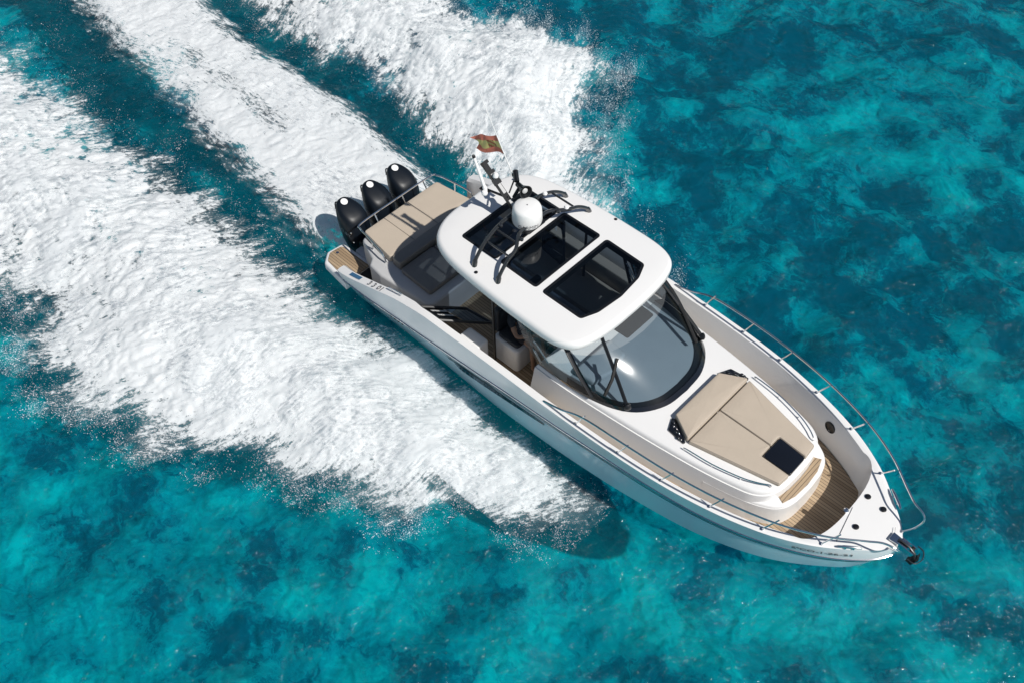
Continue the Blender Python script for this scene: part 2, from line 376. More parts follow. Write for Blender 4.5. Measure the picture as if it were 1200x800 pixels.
    wa = n.new('ShaderNodeMath'); wa.operation = 'MULTIPLY_ADD'; wa.inputs[1].default_value = .10; l.new(wm.outputs[0], wa.inputs[0]); l.new(s.outputs[0], wa.inputs[2]); s = wa
    k2 = n.new('ShaderNodeMapRange'); k2.inputs['From Min'].default_value = .76; k2.inputs['From Max'].default_value = 1.20; l.new(s.outputs[0], k2.inputs['Value'])
    cr = ramp(n, [(.10, (.03, .075, .125)), (.29, (.055, .135, .19)), (.43, (.125, .29, .335)), (.66, (.20, .43, .44)), (.95, (.34, .63, .59))])
    l.new(k2.outputs[0], cr.inputs[0]); l.new(cr.outputs[0], p.inputs['Base Color'])
    return M
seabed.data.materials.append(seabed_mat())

# ------------------------------------------------------------------ wake
WA = [(2.22,-1.72),(2.23,-2.09),(1.85,-2.51),(1.28,-2.72),(0.93,-2.87),(0.57,-3.11),(0.48,-3.52),(0.21,-4.04),(-0.12,-4.31),(-0.62,-4.23),(-1.06,-4.42),(-1.49,-4.98),(-2.24,-4.84),(-2.79,-4.87),(-3.06,-5.49),(-3.67,-5.58),(-4.12,-6.06),(-4.78,-6.14),(-5.05,-6.4),(-5.54,-6.61),(-6.58,-6.55),(-7.48,-6.31),(-8.16,-6.09),(-8.78,-6.09),(-9.37,-6.03),(-12.55,-7.11),(-17.75,-7.6),(-28.07,-8.5),(-31,-6),(-28.07,-3.5),(-22.81,-2.23),(-16.64,-1.94),(-16.12,-1.32),(-15.27,-1.36),(-15.18,-2.1),(-14.1,-2.06),(-12.97,-1.64),(-12.17,-1.93),(-11.06,-1.88),(-10.22,-1.68),(-9.51,-1.95),(-8.48,-1.81),(-7.53,-1.86),(-6.75,-1.8),(-5.81,-1.89),(-5.0,-1.91),(-4.05,-1.85),(-2.83,-1.86),(-1.81,-1.73),(-0.92,-1.73),(-0.07,-1.74),(0.77,-1.75),(1.35,-1.75),(1.89,-1.7)]
WC = [(-4.78,-1.33),(-5.53,-1.47),(-6.19,-1.6),(-7.01,-1.6),(-8.15,-1.39),(-9.13,-1.22),(-10.23,-1.11),(-11.44,-0.83),(-12.66,-0.7),(-13.65,-0.75),(-15.12,-0.52),(-16.99,-0.04),(-21.49,0.79),(-31,1.6),(-31,6.32),(-23.62,5.32),(-16.13,3.48),(-14.0,2.78),(-12.38,2.55),(-11.03,2.53),(-9.72,2.5),(-8.62,2.58),(-7.67,2.52),(-6.6,2.31),(-5.69,2.22),(-4.7,1.75),(-4.0,1.4),(-3.8,0.0),(-4.0,-1.35)]
WB = [(-13.79,2.97),(-18.06,4.6),(-23.72,7.0),(-29,8.5),(-29,16),(-20.02,11.82),(-12.94,8.22),(-9.78,6.75),(-8.74,6.61),(-8.17,7.25),(-7.31,7.56),(-6.24,7.61),(-5.25,7.52),(-4.79,6.7),(-4.44,5.84),(-3.61,5.34),(-3.23,4.72),(-3.16,4.22),(-2.53,3.91),(-1.88,3.82),(-1.0,3.3),(0.1,2.5),(1.2,1.75),(-1.33,1.85),(-3.23,1.95),(-4.49,2.31),(-5.35,2.53),(-6.26,2.64),(-7.14,2.81),(-8.05,2.99),(-8.88,3.08),(-9.63,2.94),(-10.33,2.74),(-11.72,2.83)]
def sdf(poly, X, Y):
    d = np.full(X.shape, 1e9); ins = np.zeros(X.shape, bool); n = len(poly)
    for i in range(n):
        (x0, y0), (x1, y1) = poly[i], poly[(i+1) % n]; ex, ey = x1-x0, y1-y0
        t = np.clip(((X-x0)*ex+(Y-y0)*ey)/(ex*ex+ey*ey+1e-12), 0, 1)
        d = np.minimum(d, (X-x0-t*ex)**2+(Y-y0-t*ey)**2)
        c = ((y0 > Y) != (y1 > Y)) & (X < ex*(Y-y0)/(ey if ey else 1e-12)+x0); ins ^= c
    return np.where(ins, 1, -1)*np.sqrt(d)
def sst(a, b, v): t = np.clip((v-a)/(b-a), 0, 1); return t*t*(3-2*t)
def rot(x, y, deg, sx, sy):
    c, s = math.cos(R(deg)), math.sin(R(deg)); return (x*c+y*s)*sx, (-x*s+y*c)*sy
STEP = .028
fx = np.arange(-31, 2.6, STEP); fy = np.arange(-9.2, 16.2, STEP)
FX, FY = np.meshgrid(fx, fy)
fx32 = FX.astype(np.float32); fy32 = FY.astype(np.float32)
# low resolution signed distances, then bilinear up-sampling
k = 5
def lowres(poly):
    lx = np.arange(-31.2, 3, STEP*k); ly = np.arange(-9.4, 16.6, STEP*k); LX, LY = np.meshgrid(lx, ly); S = sdf(poly, LX, LY)
    u = (fx-lx[0])/(STEP*k); v = (fy-ly[0])/(STEP*k); iu = u.astype(int); iv = v.astype(int); fu = (u-iu)[None, :]; fv = (v-iv)[:, None]
    g = lambda a, b: S[np.ix_(iv+b, iu+a)]
    return (g(0,0)*(1-fu)+g(1,0)*fu)*(1-fv)+(g(0,1)*(1-fu)+g(1,1)*fu)*fv
dA, dB, dC = lowres(WA), lowres(WB), lowres(WC)
# streaky, lumpy edges : each wake has its own run-off direction
ux, uy = rot(FX, FY, -113, .55, 1.7); stA = fbm(ux, uy, 101, 5, .58)-.5
ux, uy = rot(FX, FY, 110, .6, 1.6);  stB = fbm(ux, uy, 151, 5, .58)-.5
ux, uy = rot(FX, FY, 8, .7, 1.7);    stC = fbm(ux, uy, 201, 5, .58)-.5
lump = fbm(FX*1.1, FY*1.1, 301, 5, .6)-.5
fine = fbm(FX*6.5, FY*6.5, 401, 4, .6)-.5
ux, uy = rot(FX+.15*lump, FY, -113, 1.9, 8.5); fiA = fbm(ux, uy, 421, 4, .62)-.5
ux, uy = rot(FX+.15*lump, FY, 110, 2.1, 8.5);  fiB = fbm(ux, uy, 441, 4, .62)-.5
ux, uy = rot(FX, FY+.15*lump, 8, 2.4, 8.);    fiC = fbm(ux, uy, 461, 4, .62)-.5
offA = .12*sst(-2.6, -3.8, FY)-.10*(1-sst(-2.6, -3.8, FY))
near = sst(-5., -1.5, FX)
eA = dA+offA+.45*near*(FY > -3.2)+.10*(1-near)+1.25*stA+.6*lump+.70*fiA+.25*fine
eB = dB+.12*sst(3.2, 4.2, FY)-.06+1.25*stB+.7*lump+.70*fiB+.25*fine
eC = dC+.02+.55*stC+.25*lump+.45*fiC+.35*fine
soft = .22
aA = sst(-.80, 1.25, eA); aB = sst(-.80, 1.25, eB); aC = sst(-.40, 1.45, eC+.35*fiC)
near = sst(-5., -1.5, FX)
aA = aA*(1-near*(1-sst(-.38, .30, -FY-1.5+.35*stA+.22*lump)))
# thin veil of mist against the hull side
veil = sst(-.42, .45, dA)*sst(-4.5, -2.5, FX)*sst(1.2, -.4, FX)*.42*(FY > -3.2)*(FY < 0)
dens = np.maximum.reduce([aA, aB, aC, veil])
mott = sst(.52, .72, fbm(FX*1.7, FY*1.7, 501, 5, .62)); far = sst(-3.0, -9., FX)
mot2 = sst(.50, .74, fbm(FX*4.2+FY, FY*5.0, 521, 4, .6))
notC = 1-.65*sst(-.1, .5, dC)
dens = dens*(1-(.22*mott+.34*mot2)*(.35+.65*far)*notC)-.6*np.maximum(0, fine-.10)*(.3+.7*far)*notC
thin = sst(2.5, .9, FX)
dens = np.where(FY < 0, dens*(.55+.45*thin), dens)
# pale turquoise streak down the middle of the propeller wash
mid = np.exp(-((FY-(.55-.03*(FX+8))+.25*stC)/.34)**2)*sst(-7.2, -9.2, FX)*sst(-15.5, -12.5, FX)
dens = dens-.46*mid*(.75+1.2*lump)
hullclear = (np.abs(FY) < np.interp(FX, [-4.9,-4.2,2,3], [1.45,1.5,1.5,1.45])) & (FX > -4.35)
dens = np.where(hullclear, 0, dens)
dens = np.clip(dens, 0, 1)
rdg = sum(np.exp(-((dC-.75)/.35)**2) for _ in (0,))*.14*(dC > 0)
prof = rdg+np.maximum.reduce([sst(-.1, 2.2, dA+.4*stA)*.36, sst(-.1, 2.2, dB+.4*stB)*.40, sst(0, 1.6, dC)*.26])
def billow(x, y, seed): return np.abs(2*fbm(x, y, seed, 2, .4)-1)
wxx = .25*(fbm(FX*1.6, FY*1.6, 701, 3)-.5); wyy = .25*(fbm(FX*1.6, FY*1.6, 711, 3)-.5)
pf1 = billow((FX+wxx)*1.5, (FY+wyy)*1.5, 721); pf2 = billow((FX+wxx)*3.6, (FY+wyy)*3.6, 731); pf3 = billow((FX+wxx)*8., (FY+wyy)*8., 741)
relief = .075*(pf1-.25)+.055*(pf2-.25)+.034*(pf3-.25)
rs = (.03*stA+.02*fiA)*(dA > -.3)+(.03*stB+.02*fiB)*(dB > -.3)+(.03*stC+.02*fiC)*(dC > -.3)
crease = (1-sst(0, .16, pf2))*.22+(1-sst(0, .12, pf1))*.18+(1-sst(0, .2, pf3))*.10
dens = np.clip(dens*(1-crease*(.35+.65*far)*notC), 0, 1)
calm = np.where(dC > 0, .6, 1.)*np.where((dA > -.3) & (FX > -4), .75, 1.)
Zf = .06+prof+(relief+rs)*np.clip(dens*1.2, 0, 1)*calm
me, used = grid_mesh('wake_foam', fx, fy, Zf, dens > .015)
sel = np.argmax(np.stack([eA, eB, eC]), 0); wl = 1.1*(fbm(FX*.35, FY*.35, 801, 3)-.5); FU = np.zeros_like(FX); FV = np.zeros_like(FX)
for kk, dg in ((0, -116), (1, 113), (2, 6)):
    ux, uy = rot(FX, FY, dg, 1, 1); mk_ = sel == kk; FU[mk_] = (ux+.4*wl)[mk_]; FV[mk_] = (uy+wl)[mk_]
for nm_, arr in (('flow_u', FU), ('flow_v', FV)):
    at = me.attributes.new(nm_, 'FLOAT', 'POINT'); at.data.foreach_set('value', arr.ravel()[used].astype(np.float32))
at = me.attributes.new('foam', 'FLOAT', 'POINT'); at.data.foreach_set('value', dens.ravel()[used].astype(np.float32))
foam = new_obj('wake_foam', me)
tag(foam, 'white churned wake foam trailing behind and beside the speeding yacht', 'foam', kind='stuff')
def foam_mat(nm='white_foam', dk=1.30, nk=.95, amax=1., mist=.35, shift=0.):
    M = bpy.data.materials.new(nm); M.use_nodes = True
    n = M.node_tree.nodes; l = M.node_tree.links; n.remove(n['Principled BSDF']); out = n['Material Output']
    at = n.new('ShaderNodeAttribute'); at.attribute_name = 'foam'
    tc = n.new('ShaderNodeTexCoord')
    n1 = n.new('ShaderNodeTexNoise'); n1.inputs['Scale'].default_value = 19; n1.inputs['Detail'].default_value = 8; n1.inputs['Roughness'].default_value = .78; n1.inputs['Distortion'].default_value = .6
    l.new(tc.outputs['Object'], n1.inputs['Vector'])
    au = n.new('ShaderNodeAttribute'); au.attribute_name = 'flow_u'; av = n.new('ShaderNodeAttribute'); av.attribute_name = 'flow_v'
    cx = n.new('ShaderNodeCombineXYZ'); l.new(au.outputs['Fac'], cx.inputs[0]); l.new(av.outputs['Fac'], cx.inputs[1])
    mf = n.new('ShaderNodeMapping'); mf.inputs['Location'].default_value = (shift, shift*1.7, shift); mf.inputs['Scale'].default_value = (4.5, 17, 1); l.new(cx.outputs[0], mf.inputs[0])
    nf = n.new('ShaderNodeTexNoise'); nf.inputs['Scale'].default_value = 1; nf.inputs['Detail'].default_value = 7; nf.inputs['Roughness'].default_value = .70; nf.inputs['Distortion'].default_value = .5; l.new(mf.outputs[0], nf.inputs['Vector'])
    mxn = n.new('ShaderNodeMix'); mxn.data_type = 'FLOAT'; mxn.inputs[0].default_value = .55; l.new(n1.outputs[0], mxn.inputs[2]); l.new(nf.outputs[0], mxn.inputs[3])
    s1 = n.new('ShaderNodeMapRange'); s1.inputs['From Min'].default_value = .34; s1.inputs['From Max'].default_value = .66; l.new(mxn.outputs[0], s1.inputs['Value'])
    # alpha = smoothstep((dens*1.5 - noise*.9)/.35)
    a = n.new('ShaderNodeMath'); a.operation = 'MULTIPLY'; a.inputs[1].default_value = dk; l.new(at.outputs['Fac'], a.inputs[0])
    b = n.new('ShaderNodeMath'); b.operation = 'MULTIPLY'; b.inputs[1].default_value = nk; l.new(s1.outputs[0], b.inputs[0])
    c = n.new('ShaderNodeMath'); c.operation = 'SUBTRACT'; l.new(a.outputs[0], c.inputs[0]); l.new(b.outputs[0], c.inputs[1])
    mr = n.new('ShaderNodeMapRange'); mr.interpolation_type = 'SMOOTHSTEP'; mr.inputs['From Min'].default_value = .0; mr.inputs['From Max'].default_value = .38; mr.inputs['To Max'].default_value = amax; l.new(c.outputs[0], mr.inputs['Value'])
    bp = n.new('ShaderNodeBump'); bp.inputs['Strength'].default_value = .55; bp.inputs['Distance'].default_value = .035; l.new(mxn.outputs[0], bp.inputs['Height'])
    d = n.new('ShaderNodeBsdfDiffuse'); d.inputs[0].default_value = (.93, .945, .955, 1); l.new(bp.outputs[0], d.inputs['Normal'])
    tl = n.new('ShaderNodeBsdfTranslucent'); tl.inputs[0].default_value = (.86, .91, .93, 1); l.new(bp.outputs[0], tl.inputs['Normal'])
    m0 = n.new('ShaderNodeMixShader'); m0.inputs[0].default_value = .28; l.new(d.outputs[0], m0.inputs[1]); l.new(tl.outputs[0], m0.inputs[2])
    t = n.new('ShaderNodeBsdfTransparent')
    m1 = n.new('ShaderNodeMixShader')
    ms = n.new('ShaderNodeMapRange'); ms.inputs['From Min'].default_value = .25; ms.inputs['From Max'].default_value = .9; ms.inputs['To Max'].default_value = mist; l.new(at.outputs['Fac'], ms.inputs['Value'])
    mxx = n.new('ShaderNodeMath'); mxx.operation = 'MAXIMUM'; l.new(mr.outputs[0], mxx.inputs[0]); l.new(ms.outputs[0], mxx.inputs[1])
    l.new(mxx.outputs[0], m1.inputs[0]); l.new(t.outputs[0], m1.inputs[1]); l.new(m0.outputs[0], m1.inputs[2])
    l.new(m1.outputs[0], out.inputs[0]); return M
foam.data.materials.append(foam_mat())
# airborne spray veil hanging over the churned water
Zm = Zf+.07+.55*prof+.10*(fbm(FX*1.3, FY*1.3, 901, 3)-.5)
me, used = grid_mesh('spray_mist', fx, fy, Zm, dens > .06)
for nm_, arr in (('flow_u', FU), ('flow_v', FV), ('foam', dens*np.clip(.35+1.5*(fbm(FX*.9, FY*.9, 911, 4)-.25), 0, 1)*np.where(dC > .1, .6, 1))):
    at = me.attributes.new(nm_, 'FLOAT', 'POINT'); at.data.foreach_set('value', arr.ravel()[used].astype(np.float32))
mist = new_obj('spray_mist', me); mist.data.materials.append(foam_mat('spray_mist', 1.05, 1.0, .62, .10, 5.3))
tag(mist, 'thin veil of airborne white spray hanging over the wake foam', 'spray', kind='stuff')
# flying drops along the ragged edges
edge = np.maximum(eA, eB)
pr = np.where((edge > -1.1) & (edge < .4) & ~hullclear, np.exp(-((edge+.08)/.24)**2), 0)+.12*np.where((eC > -.4) & (eC < .3) & ~hullclear, np.exp(-((eC)/.2)**2), 0)
chan = np.where(((dA > -1.2) & (FY > -2.9) & (FY < 0) & (FX < -1)) | ((FY > 0) & (FY < 3.3) & (FX < -3.5)), .22, 1.)
pr = pr*chan*sst(-19, -16, FX)*(np.clip(.35+1.6*lump+2.2*fine, .04, 2))
pf = pr.ravel(); pf = pf/pf.sum(); ND = 65000
ids = np.random.choice(pf.size, ND, p=pf)
px = FX.ravel()[ids]+np.random.uniform(-.5, .5, ND)*STEP; py = FY.ravel()[ids]+np.random.uniform(-.5, .5, ND)*STEP
pz = .03+np.random.exponential(.14, ND); rad = np.clip(np.random.lognormal(math.log(.0034), .5, ND), .0018, .013)
okt = np.array([(1,0,0),(-1,0,0),(0,1,0),(0,-1,0),(0,0,1),(0,0,-1)], float)
oft = np.array([(0,2,4),(2,1,4),(1,3,4),(3,0,4),(2,0,5),(1,2,5),(3,1,5),(0,3,5)])
co = (np.stack([px, py, pz], -1)[:, None, :]+okt[None]*rad[:, None, None]*np.array([1, 1, .8])).reshape(-1, 3)
fc = (oft[None]+6*np.arange(ND)[:, None, None]).reshape(-1, 3)
me = bpy.data.meshes.new('spray_drops'); me.vertices.add(len(co)); me.vertices.foreach_set('co', co.astype(np.float32).ravel())
me.loops.add(fc.size); me.loops.foreach_set('vertex_index', fc.ravel().astype(np.int32)); me.polygons.add(len(fc)); me.polygons.foreach_set('loop_start', np.arange(0, fc.size, 3, dtype=np.int32))
me.update(calc_edges=True); me.shade_smooth()
spray = new_obj('spray_drops', me); me.materials.append(mat('spray_white', (.86, .91, .95), .5))
tag(spray, 'fine white spray drops thrown off the ragged edges of the wake', 'spray', kind='stuff')

# ------------------------------------------------------------------ yacht : hull
yacht = empty('motor_yacht')
tag(yacht, 'white open motor yacht with hardtop, tan sunpads and three black outboards at speed', 'motor yacht')
XA = -4.05
G = [(-4.05,1.79,1.04),(-3.75,1.82,1.12),(-3.1,1.80,1.30),(-2.3,1.77,1.51),(-1.6,1.77,1.62),(0,1.76,1.65),(.8,1.76,1.66),(1.66,1.74,1.66),(2.5,1.70,1.66),(3.26,1.63,1.66),(4.06,1.49,1.66),(4.88,1.25,1.66),(5.52,.93,1.66),(6.04,.52,1.64),(6.38,.17,1.62),(6.47,0,1.61)]
RB = [(-4.05,1.70,.72),(-3.3,1.73,.79),(-2.2,1.72,.88),(-.7,1.67,.96),(.24,1.63,1.01),(1.2,1.59,1.05),(2.0,1.54,1.08),(2.9,1.48,1.11),(3.65,1.40,1.14),(4.5,1.22,1.17),(5.3,.92,1.21),(6.05,.47,1.27),(6.35,.15,1.3),(6.43,0,1.31)]
CH = [(-4.05,1.42,.02),(-3.1,1.42,.03),(-2.2,1.43,.05),(-1.2,1.47,.08),(.14,1.51,.13),(1.1,1.5,.19),(2.06,1.46,.26),(2.9,1.40,.34),(3.7,1.31,.43),(4.4,1.17,.54),(5.04,.96,.65),(5.7,.6,.79),(6.08,.3,.87),(6.28,0,.93)]
KE = [(-4.05,.001,-.45),(2,.001,-.42),(4,.001,-.2),(5.2,.001,.15),(6,.001,.62),(6.26,0,.9)]
def curve_at(c, s):
    x = XA+(c[-1][0]-XA)*s; return np.stack([x, pchip(c, x, 1), pchip(c, x, 2)], -1)
def hull_pt(x, v, side, off=0.):
    """point on the topsides: v in 0..1 chine to rub rail, 1..2 rub rail to gunwale; side -1 starboard"""
    def pt(x, v):
        if v <= 1: c0, c1, t = CH, RB, v
        else: c0, c1, t = RB, G, v-1
        L = (1-t)*(c0[-1][0]-XA)+t*(c1[-1][0]-XA); s = np.clip((x-XA)/L, 0, 1)
        p = (1-t)*curve_at(c0, s)+t*curve_at(c1, s); return Vector((p[0], p[1]*side, p[2]))
    p = pt(x, v)
    if off:
        e = .01; du = pt(x+e, v)-pt(x-e, v); vb = min(v, 1.999)
        dv = (pt(x, vb+.01 if not (vb < 1 <= vb+.01) else vb)-pt(x, vb-.01)) if vb > 1.02 or vb < .99 else pt(x, v)-pt(x, v-.02)
        nn = du.cross(dv).normalized()
        if nn.y*side < 0: nn = -nn
        p = p+nn*off
    return p
S = 1-(1-np.linspace(0, 1, 70))**1.5
bm = B()
for sd_ in (-1, 1):
    rows = [curve_at(c, S) for c in (KE, CH, RB, G)]
    full = [rows[0], rows[1]+(rows[1]-rows[1])]
    mid1 = [rows[1]*(1-t)+rows[2]*t for t in (.33, .66)]
    mid2 = [rows[2]*(1-t)+rows[3]*t for t in (.33, .66)]
    for q in mid1: q[:, 1] += .012*np.sin(np.linspace(0, 1, len(q))*math.pi)
    for q in mid2: q[:, 1] += .010
    mid2 = [np.where(np.arange(len(q))[:, None] > len(q)-2, rows[2]*(1-t)+rows[3]*t, q) for q, t in zip(mid2, (.33, .66))]
    allr = [rows[0], rows[1], *mid1, rows[2], *mid2, rows[3]]
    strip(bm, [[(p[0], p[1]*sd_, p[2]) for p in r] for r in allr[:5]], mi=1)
    strip(bm, [[(p[0], p[1]*sd_, p[2]) for p in r] for r in allr[4:]])
# transom
tr = [(XA, y, z) for y, z in ((-1.79,1.04),(-1.70,.72),(-1.42,.02),(0,-.45),(1.42,.02),(1.70,.72),(1.79,1.04),(1.64,1.03),(1.62,.56),(-1.62,.56),(-1.64,1.03))]
bm.faces.new([bm.verts.new(p) for p in tr])
bmesh.ops.remove_doubles(bm, verts=bm.verts, dist=1e-4)
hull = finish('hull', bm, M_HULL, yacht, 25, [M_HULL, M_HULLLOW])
# rub rail with steel strip, stripe, side window
for sd_ in (-1, 1):
    s = S; c = curve_at(RB, s)
    bm = B(); tube(bm, [(p[0], p[1]*sd_+sd_*.006, p[2]) for p in c], .017, 6); finish('rub_rail', bm, M_STEEL, hull)
    bm = B(); tube(bm, [(p[0], p[1]*sd_+sd_*.002, p[2]-.022) for p in c], .014, 6); finish('rub_rail_fender', bm, M_RUBBER, hull)
    bm = B(); X_ = np.linspace(-.4, 6.2, 70)
    strip(bm, [[hull_pt(x, v, sd_, .016) for x in X_] for v in (.872, .89, .908)]); finish('hull_stripe', bm, M_STRIPE, hull)
    # long tapered hull window
    for (xa, xb, v0, v1, v2, v3) in ((-1.15, .95, .80, .80, .58, .74), (-1.35, -.2, .83, .83, .76, .79)):
        bm = B(); T = np.linspace(0, 1, 24)
        rows = [[hull_pt(xa+(xb-xa)*t, (v0+(v1-v0)*t)*(1-q)+q*((v2+(v3-v2)*t) if t > .06 else v0-.22*t/.06*(v0-v2)/.22), sd_, .02) for t in T] for q in (0, .33, .66, 1)]
        strip(bm, rows); finish('hull_window', bm, M_BLACKG, hull)
    for i in range(4):
        bm = B(); p = hull_pt(-2.75+.1*i, .80, sd_, .004); q = hull_pt(-2.75+.1*i, .80, sd_, .03); lathe(bm, [(.018, 0), (.018, .012), (.009, .014)], p, q-p, 10)
        finish('drain_outlet', bm, M_BLACK, hull)
    if sd_ < 0:
        lettering('registration_number', '6\u00aaCO-1-26-21', .13, lambda a, b: hull_pt(5.66+a, 1.50+b*2.0, -1, .016), M_INK, hull, .003)
        for x in (-3.72, -3.60):
            bm = B(); strip(bm, [[hull_pt(x+dx, v, -1, .015) for dx in (0, .05, .09)] for v in (.62, .68, .74)])
            finish('boot_mark', bm, M_STRIPE, hull)
# gunwale cap, inner bulwark, foredeck
NI = 64
def inner_line(sd_):
    out = []; pin = []
    xs_ = np.linspace(XA, 5.22, 48)
    for x in xs_:
        g = (float(pchip(G, [x], 1)[0]), float(pchip(G, [x], 2)[0])); wdt = .13 if x > -1.9 else .16
        out.append((x, g[0]*sd_, g[1])); pin.append((x, (g[0]-wdt)*sd_, g[1]+.004))
    gx = 5.22+(6.47-5.22)*(1-(1-np.linspace(0, 1, 17)[1:])**1.5)
    ang = np.linspace(0, math.pi/2, 17)[1:]; y0 = abs(pin[-1][1])
    for x, a in zip(gx, ang):
        out.append((x, float(pchip(G, [x], 1)[0])*sd_, float(pchip(G, [x], 2)[0])))
        ix = 5.22+.38*math.sin(a)**.9; iy = y0*(math.cos(a))**.75 if a < 1.57 else 0.
        pin.append((ix, iy*sd_, 1.664))
    return out, pin
def hull_half(x, z):
    ys = [CH, RB, G]; zz = [float(pchip(c, [x], 2)[0]) for c in ys]; yy = [float(pchip(c, [x], 1)[0]) for c in ys]
    return float(np.interp(z, zz, yy))
bm = B(); walls = {}
for sd_ in (-1, 1):
    o_, i_ = inner_line(sd_); walls[sd_] = i_
    m_ = [tuple(.5*(a+b) for a, b in zip(p, q)) for p, q in zip(o_, i_)]
    m_ = [(p[0], p[1], p[2]+.012) for p in m_]
    strip(bm, [o_, [(p[0], p[1], p[2]+.006) for p in [tuple(.85*a+.15*b for a, b in zip(u, v)) for u, v in zip(o_, i_)]], m_, i_])
    def low(k, p, z): return (p[0]-(.03 if k > 47 else 0), sd_*min(abs(p[1])*.97, hull_half(p[0], z)-.05), z)
    rws = [i_, [(p[0], p[1]*.998-.004*sd_, p[2]-.015) for p in i_]]
    rws += [[low(k, p, min(p[2]-.05, z) if p[0] < .5 else z) for k, p in enumerate(i_)] for z in (1.04,)]
    rws += [[low(k, p, .55) for k, p in enumerate(i_)][:34]] if False else []
    strip(bm, rws)
    strip(bm, [[low(k, p, min(p[2]-.05, 1.04)) for k, p in enumerate(i_) if p[0] < .75], [low(k, p, .55) for k, p in enumerate(i_) if p[0] < .75]])
bmesh.ops.remove_doubles(bm, verts=bm.verts, dist=2e-4)
deck = finish('bulwark', bm, M_GEL, yacht, 30)
# floors
def between(x0, x1, z, n=30):
    xx = np.linspace(x0, x1, n); pi = walls[1]
    yy = np.array([min(np.interp(x, [p[0] for p in pi[:48]], [p[1] for p in pi[:48]])-.02, hull_half(x, .5)-.05) for x in xx])
    return [(x, -y) for x, y in zip(xx, yy)]+[(x, y) for x, y in zip(xx[::-1], yy[::-1])]
bm = B(); slab(bm, between(-4.02, .6, .6), .5, .6, .004); finish('cockpit_floor', bm, M_TEAK, yacht)
bm = B()
pi = [(p[0], min(abs(p[1])-.02, hull_half(p[0], 1.0)-.06)) for p in walls[1] if p[0] > .55]
slab(bm, [(x, -y) for x, y in pi]+[(x, y) for x, y in pi[::-1] if y > .01], .95, 1.05, .004); finish('side_deck', bm, M_TEAK, yacht)
bm = B(); slab(bm, [(-4.0, -1.60), (-4.0, -1.06), (-3.6, -1.06), (-3.6, -1.3), (-2.1, -1.3), (-2.1, -1.62)], .60, .612, .003); finish('walkway_black_sheet', bm, M_RUBBER, yacht)  # black sheet added over the walkway floor to make it dark
# foredeck details
fd = empty('foredeck_fittings'); fd.parent = yacht
def fit(name, bm, mt): return finish(name, bm, mt, fd)
for a, b in (((5.62, .02), (5.75, -.62)), ((6.25, .16), (6.36, -.06))):
    bm = B(); obox(bm, ((a[0]+b[0])/2, (a[1]+b[1])/2, 1.667), ((b[0]-a[0])/2, (b[1]-a[1])/2, 0), ((b[1]-a[1])*.006, -(b[0]-a[0])*.006, 0), (0, 0, .004))
    fit('locker_seam', bm, M_INK)
for (x, y, sdn) in ((6.02, .56, 1), (5.95, -.60, -1)):
    bm = B(); a = Vector((x, y*1, 1.705)); t = Vector((.8, -.62*sdn, 0)).normalized()
    tube(bm, [a-t*.17, a-t*.09+Vector((0,0,.012)), a+t*.09+Vector((0,0,.012)), a+t*.17], [.014, .024, .024, .014], 8)
    for q in (-.06, .06): tube(bm, [a+t*q+Vector((0,0,-.04)), a+t*q+Vector((0,0,.0))], .016, 8)
    fit('mooring_cleat', bm, M_STEEL)
for (x, y) in ((5.69, .33), (5.97, .30), (5.83, -.23)):
    bm = B(); lathe(bm, [(.045, 0), (.045, .012), (.03, .018), (.001, .018)], (x, y, 1.668), (0, 0, 1), 14); fit('deck_filler', bm, M_BLACK)
bm = B(); lathe(bm, [(.04, 0), (.04, .03), (.02, .05), (.001, .05)], (5.58, -.10, 1.668)); fit('locker_knob', bm, M_STEEL)
# bow roller and anchor
an = empty('anchor_gear', (1.55, 0, .36)); an.scale = (.76, .85, .78); an.parent = yacht
bm = B(); slab(bm, fillet([(6.22, -.09), (6.22, .09), (6.58, .06), (6.58, -.06)], .02), 1.665, 1.69, .006)
for y in (-.07, .07): obox(bm, (6.56, y, 1.66), (.16, 0, -.02), (0, .008, 0), (.01, 0, .055))
finish('bow_roller', bm, M_STEEL, an)
bm = B(); lathe(bm, [(.02, -.06), (.045, -.06), (.03, 0), (.045, .06), (.02, .06)], (6.66, 0, 1.62), (0, 1, 0), 12); finish('roller_wheel', bm, M_RUBBER, an)
bm = B(); tube(bm, [(6.36, 0, 1.73), (6.6, 0, 1.71), (6.74, 0, 1.62), (6.78, 0, 1.45)], [.018, .022, .026, .03], 8); finish('anchor_shank', bm, M_DKSTEEL, an)
bm = B()
strip(bm, [[(6.80, -.16, 1.52), (6.86, 0, 1.50), (6.80, .16, 1.52)], [(6.78, -.13, 1.44), (6.82, 0, 1.40), (6.78, .13, 1.44)], [(6.66, -.05, 1.34), (6.66, 0, 1.30), (6.66, .05, 1.34)]])
bmesh.ops.solidify(bm, geom=bm.faces[:], thickness=.015)
tube(bm, catmull([(6.70, -.17, 1.62), (6.84, -.15, 1.60), (6.90, 0, 1.60), (6.84, .15, 1.60), (6.70, .17, 1.62)], 5), .011, 6)
finish('anchor_fluke', bm, M_DKSTEEL, an)

